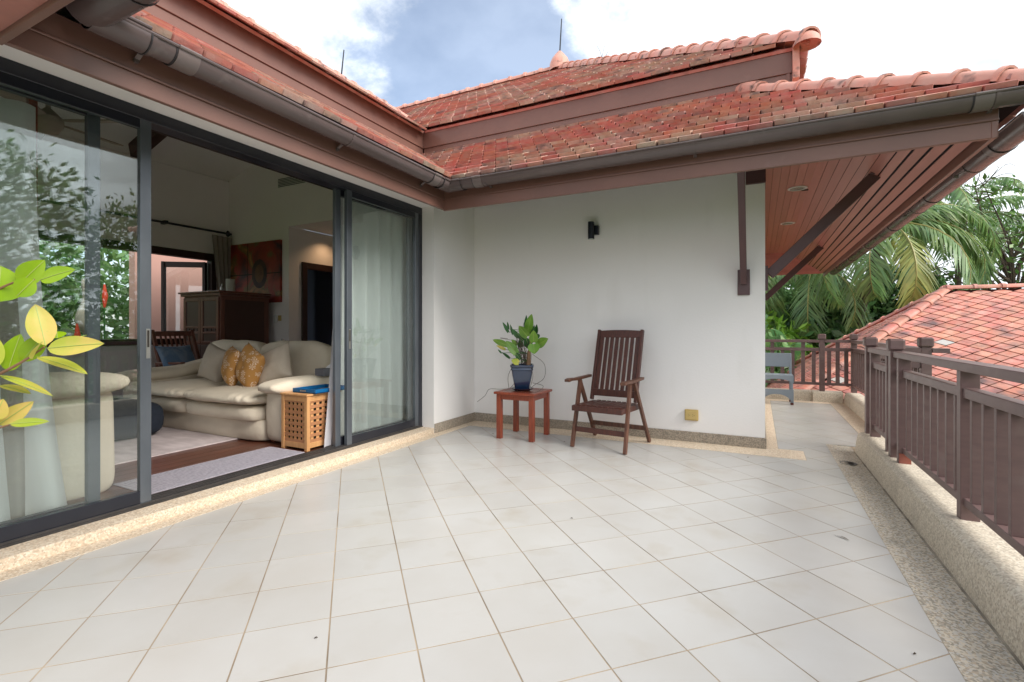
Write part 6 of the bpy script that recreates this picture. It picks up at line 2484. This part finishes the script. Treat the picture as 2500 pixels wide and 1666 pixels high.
# ------------------------------------------------------------------ branch of a shrub reaching in from the left
SH = thing('foreground_shrub', (-1.55, .15, 0), 'shrub branch with glossy lime and yellowing leaves reaching in at the left edge', 'shrub')
LV = [
    ([-1.184, 0.354, 1.208], [-1.178, 0.357, 1.271], 0.0296 * 2, 0), ([-1.163, 0.376, 1.240], [-1.129, 0.397, 1.283], 0.0330, 0),
    ([-1.104, 0.383, 1.245], [-1.049, 0.408, 1.264], 0.0250, 0), ([-1.1, 0.374, 1.245], [-1.121, 0.358, 1.216], 0.0290, 0),
    ([-1.11, 0.392, 1.132], [-1.125, 0.384, 1.205], 0.0345, 2), ([-1.08, 0.384, 1.128], [-0.989, 0.423, 1.137], 0.029, 2),
    ([-1.155, 0.376, 1.104], [-1.110, 0.394, 1.156], 0.0270, 0), ([-1.185, 0.368, 1.086], [-1.165, 0.377, 1.152], 0.0310, 0),
    ([-1.181, 0.349, 1.092], [-1.180, 0.345, 1.156], 0.0260, 1), ([-1.123, 0.385, 1.112], [-1.043, 0.425, 1.085], 0.0105, 1),
    ([-1.194, 0.36, 1.079], [-1.114, 0.404, 1.045], 0.0070, 1), ([-1.209, 0.364, 1.06], [-1.166, 0.392, 1.046], 0.0076, 1),
    ([-1.196, 0.359, 0.992], [-1.147, 0.388, 1.032], 0.0250, 2), ([-1.151, 0.36, 0.997], [-1.089, 0.388, 1.003], 0.0140, 1),
    ([-1.175, 0.346, 1.004], [-1.160, 0.354, 1.040], 0.0260, 2), ([-1.144, 0.408, 1.123], [-1.094, 0.443, 1.152], 0.0068, 0),
    ([-1.129, 0.415, 1.144], [-1.142, 0.419, 1.157], 0.0102, 0), ([-1.116, 0.377, 1.109], [-1.098, 0.383, 1.14], 0.0110, 1)]
CD2 = Vector((.93, -.35, .15))
rs = random.Random(8)
for b, t, w_, c_ in LV:
    thin = w_ < .012
    w_ *= 1.0 if thin else 1.15
    nrm = CD2 + Vector((rs.uniform(-.15, .15), rs.uniform(-.25, .25), rs.uniform(-.05, .45)))
    if thin:
        nrm = Vector((.25, -.2, 1))
        w_ *= 2.6
    vs, fs, rib = leaf_geo(b, t, w_, nrm, heart=False, cup=.22, bend=.10, n=12)
    lf = G().add(vs, fs).obj('leaf', [M_LIME, M_LEAFYG, M_LEAFY][c_], SH, smooth=True, ang=0)
    G().tube(rib, [.0007] * 12 + [.0003], 4).obj('midrib', M_VEIN, lf)
for pts, r0 in (([(-1.50, .20, .55), (-1.36, .27, .86), (-1.221, .336, 1.065), (-1.18, .356, 1.083), (-1.14, .377, 1.108), (-1.108, .39, 1.130)], .006),
                ([(-1.50, .20, .50), (-1.34, .27, .80), (-1.213, .34, .978), (-1.18, .356, .989), (-1.158, .364, .996)], .005),
                ([(-1.50, .20, .60), (-1.38, .26, 1.0), (-1.225, .334, 1.197), (-1.192, .35, 1.224), (-1.158, .367, 1.242), (-1.108, .377, 1.246)], .005)):
    pth = smooth_path(pts, 4)
    G().tube(pth, [r0 * (1.3 - .95 * i / (len(pth) - 1)) * .62 for i in range(len(pth))], 7).obj('twig', M_TWIG, SH, smooth=True)
G().tube([(-1.57, .13, .24), (-1.50, .20, .62)], [.012, .009], 8).obj('stem', M_TWIG, SH, smooth=True)
G().lathe([(0, .002), (.13, .002), (.17, .26), (.18, .28), (.165, .28), (.155, .25), (0, .25)], (-1.58, .12, 0), 24).obj('pot', M_POT, SH, smooth=True)

# ------------------------------------------------------------------ small things on the floor
spots = [((-2.62, 4.72), .020, 'small curled dry leaf on the tiles left of the table leg', .3), ((-1.78, 4.73), .016, 'tiny brown leaf scrap between the table and the chair', 1.1),
         ((-1.02, 2.83), .010, 'tiny dark crumb on the middle tiles', .2), ((.42, 3.25), .035, 'thin curved dry leaf on the tiles at right', 2.5),
         ((-.08, 4.90), .011, 'dark crumb on the tiles below the wall end', .4), ((-1.48, 1.30), .008, 'tiny black speck on the near tiles', .9), ((.50, 2.20), .010, 'tiny black crumb near the channel', .9)]
for (p, s, lb, a) in spots:
    g = G()
    n = 6
    vs, fs = [], []
    for i in range(n + 1):
        t = i / n
        wd = s * (.17 if s > .03 else .34) * math.sin(PI * (.08 + .84 * t))
        x = (t - .5) * s * (2.2 if s > .03 else 1.5)
        yb = s * .5 * (t - .5) ** 2 * 2
        for c in (-1, 1):
            xx, yy_ = x, yb + c * wd
            vs.append((p[0] + xx * math.cos(a) - yy_ * math.sin(a), p[1] + xx * math.sin(a) + yy_ * math.cos(a), .0022 + .004 * math.sin(PI * t) + (.0015 if c > 0 else 0)))
    for i in range(n):
        fs.append((i * 2, i * 2 + 2, i * 2 + 3, i * 2 + 1))
    tag(g.add(vs, fs).obj('dry_leaf', M_DIRTL), lb, 'dry leaf', 'bits of dry leaf on the tiles')

print('tiles', n_a, n_b, len(small), 'objects', len(bpy.data.objects))
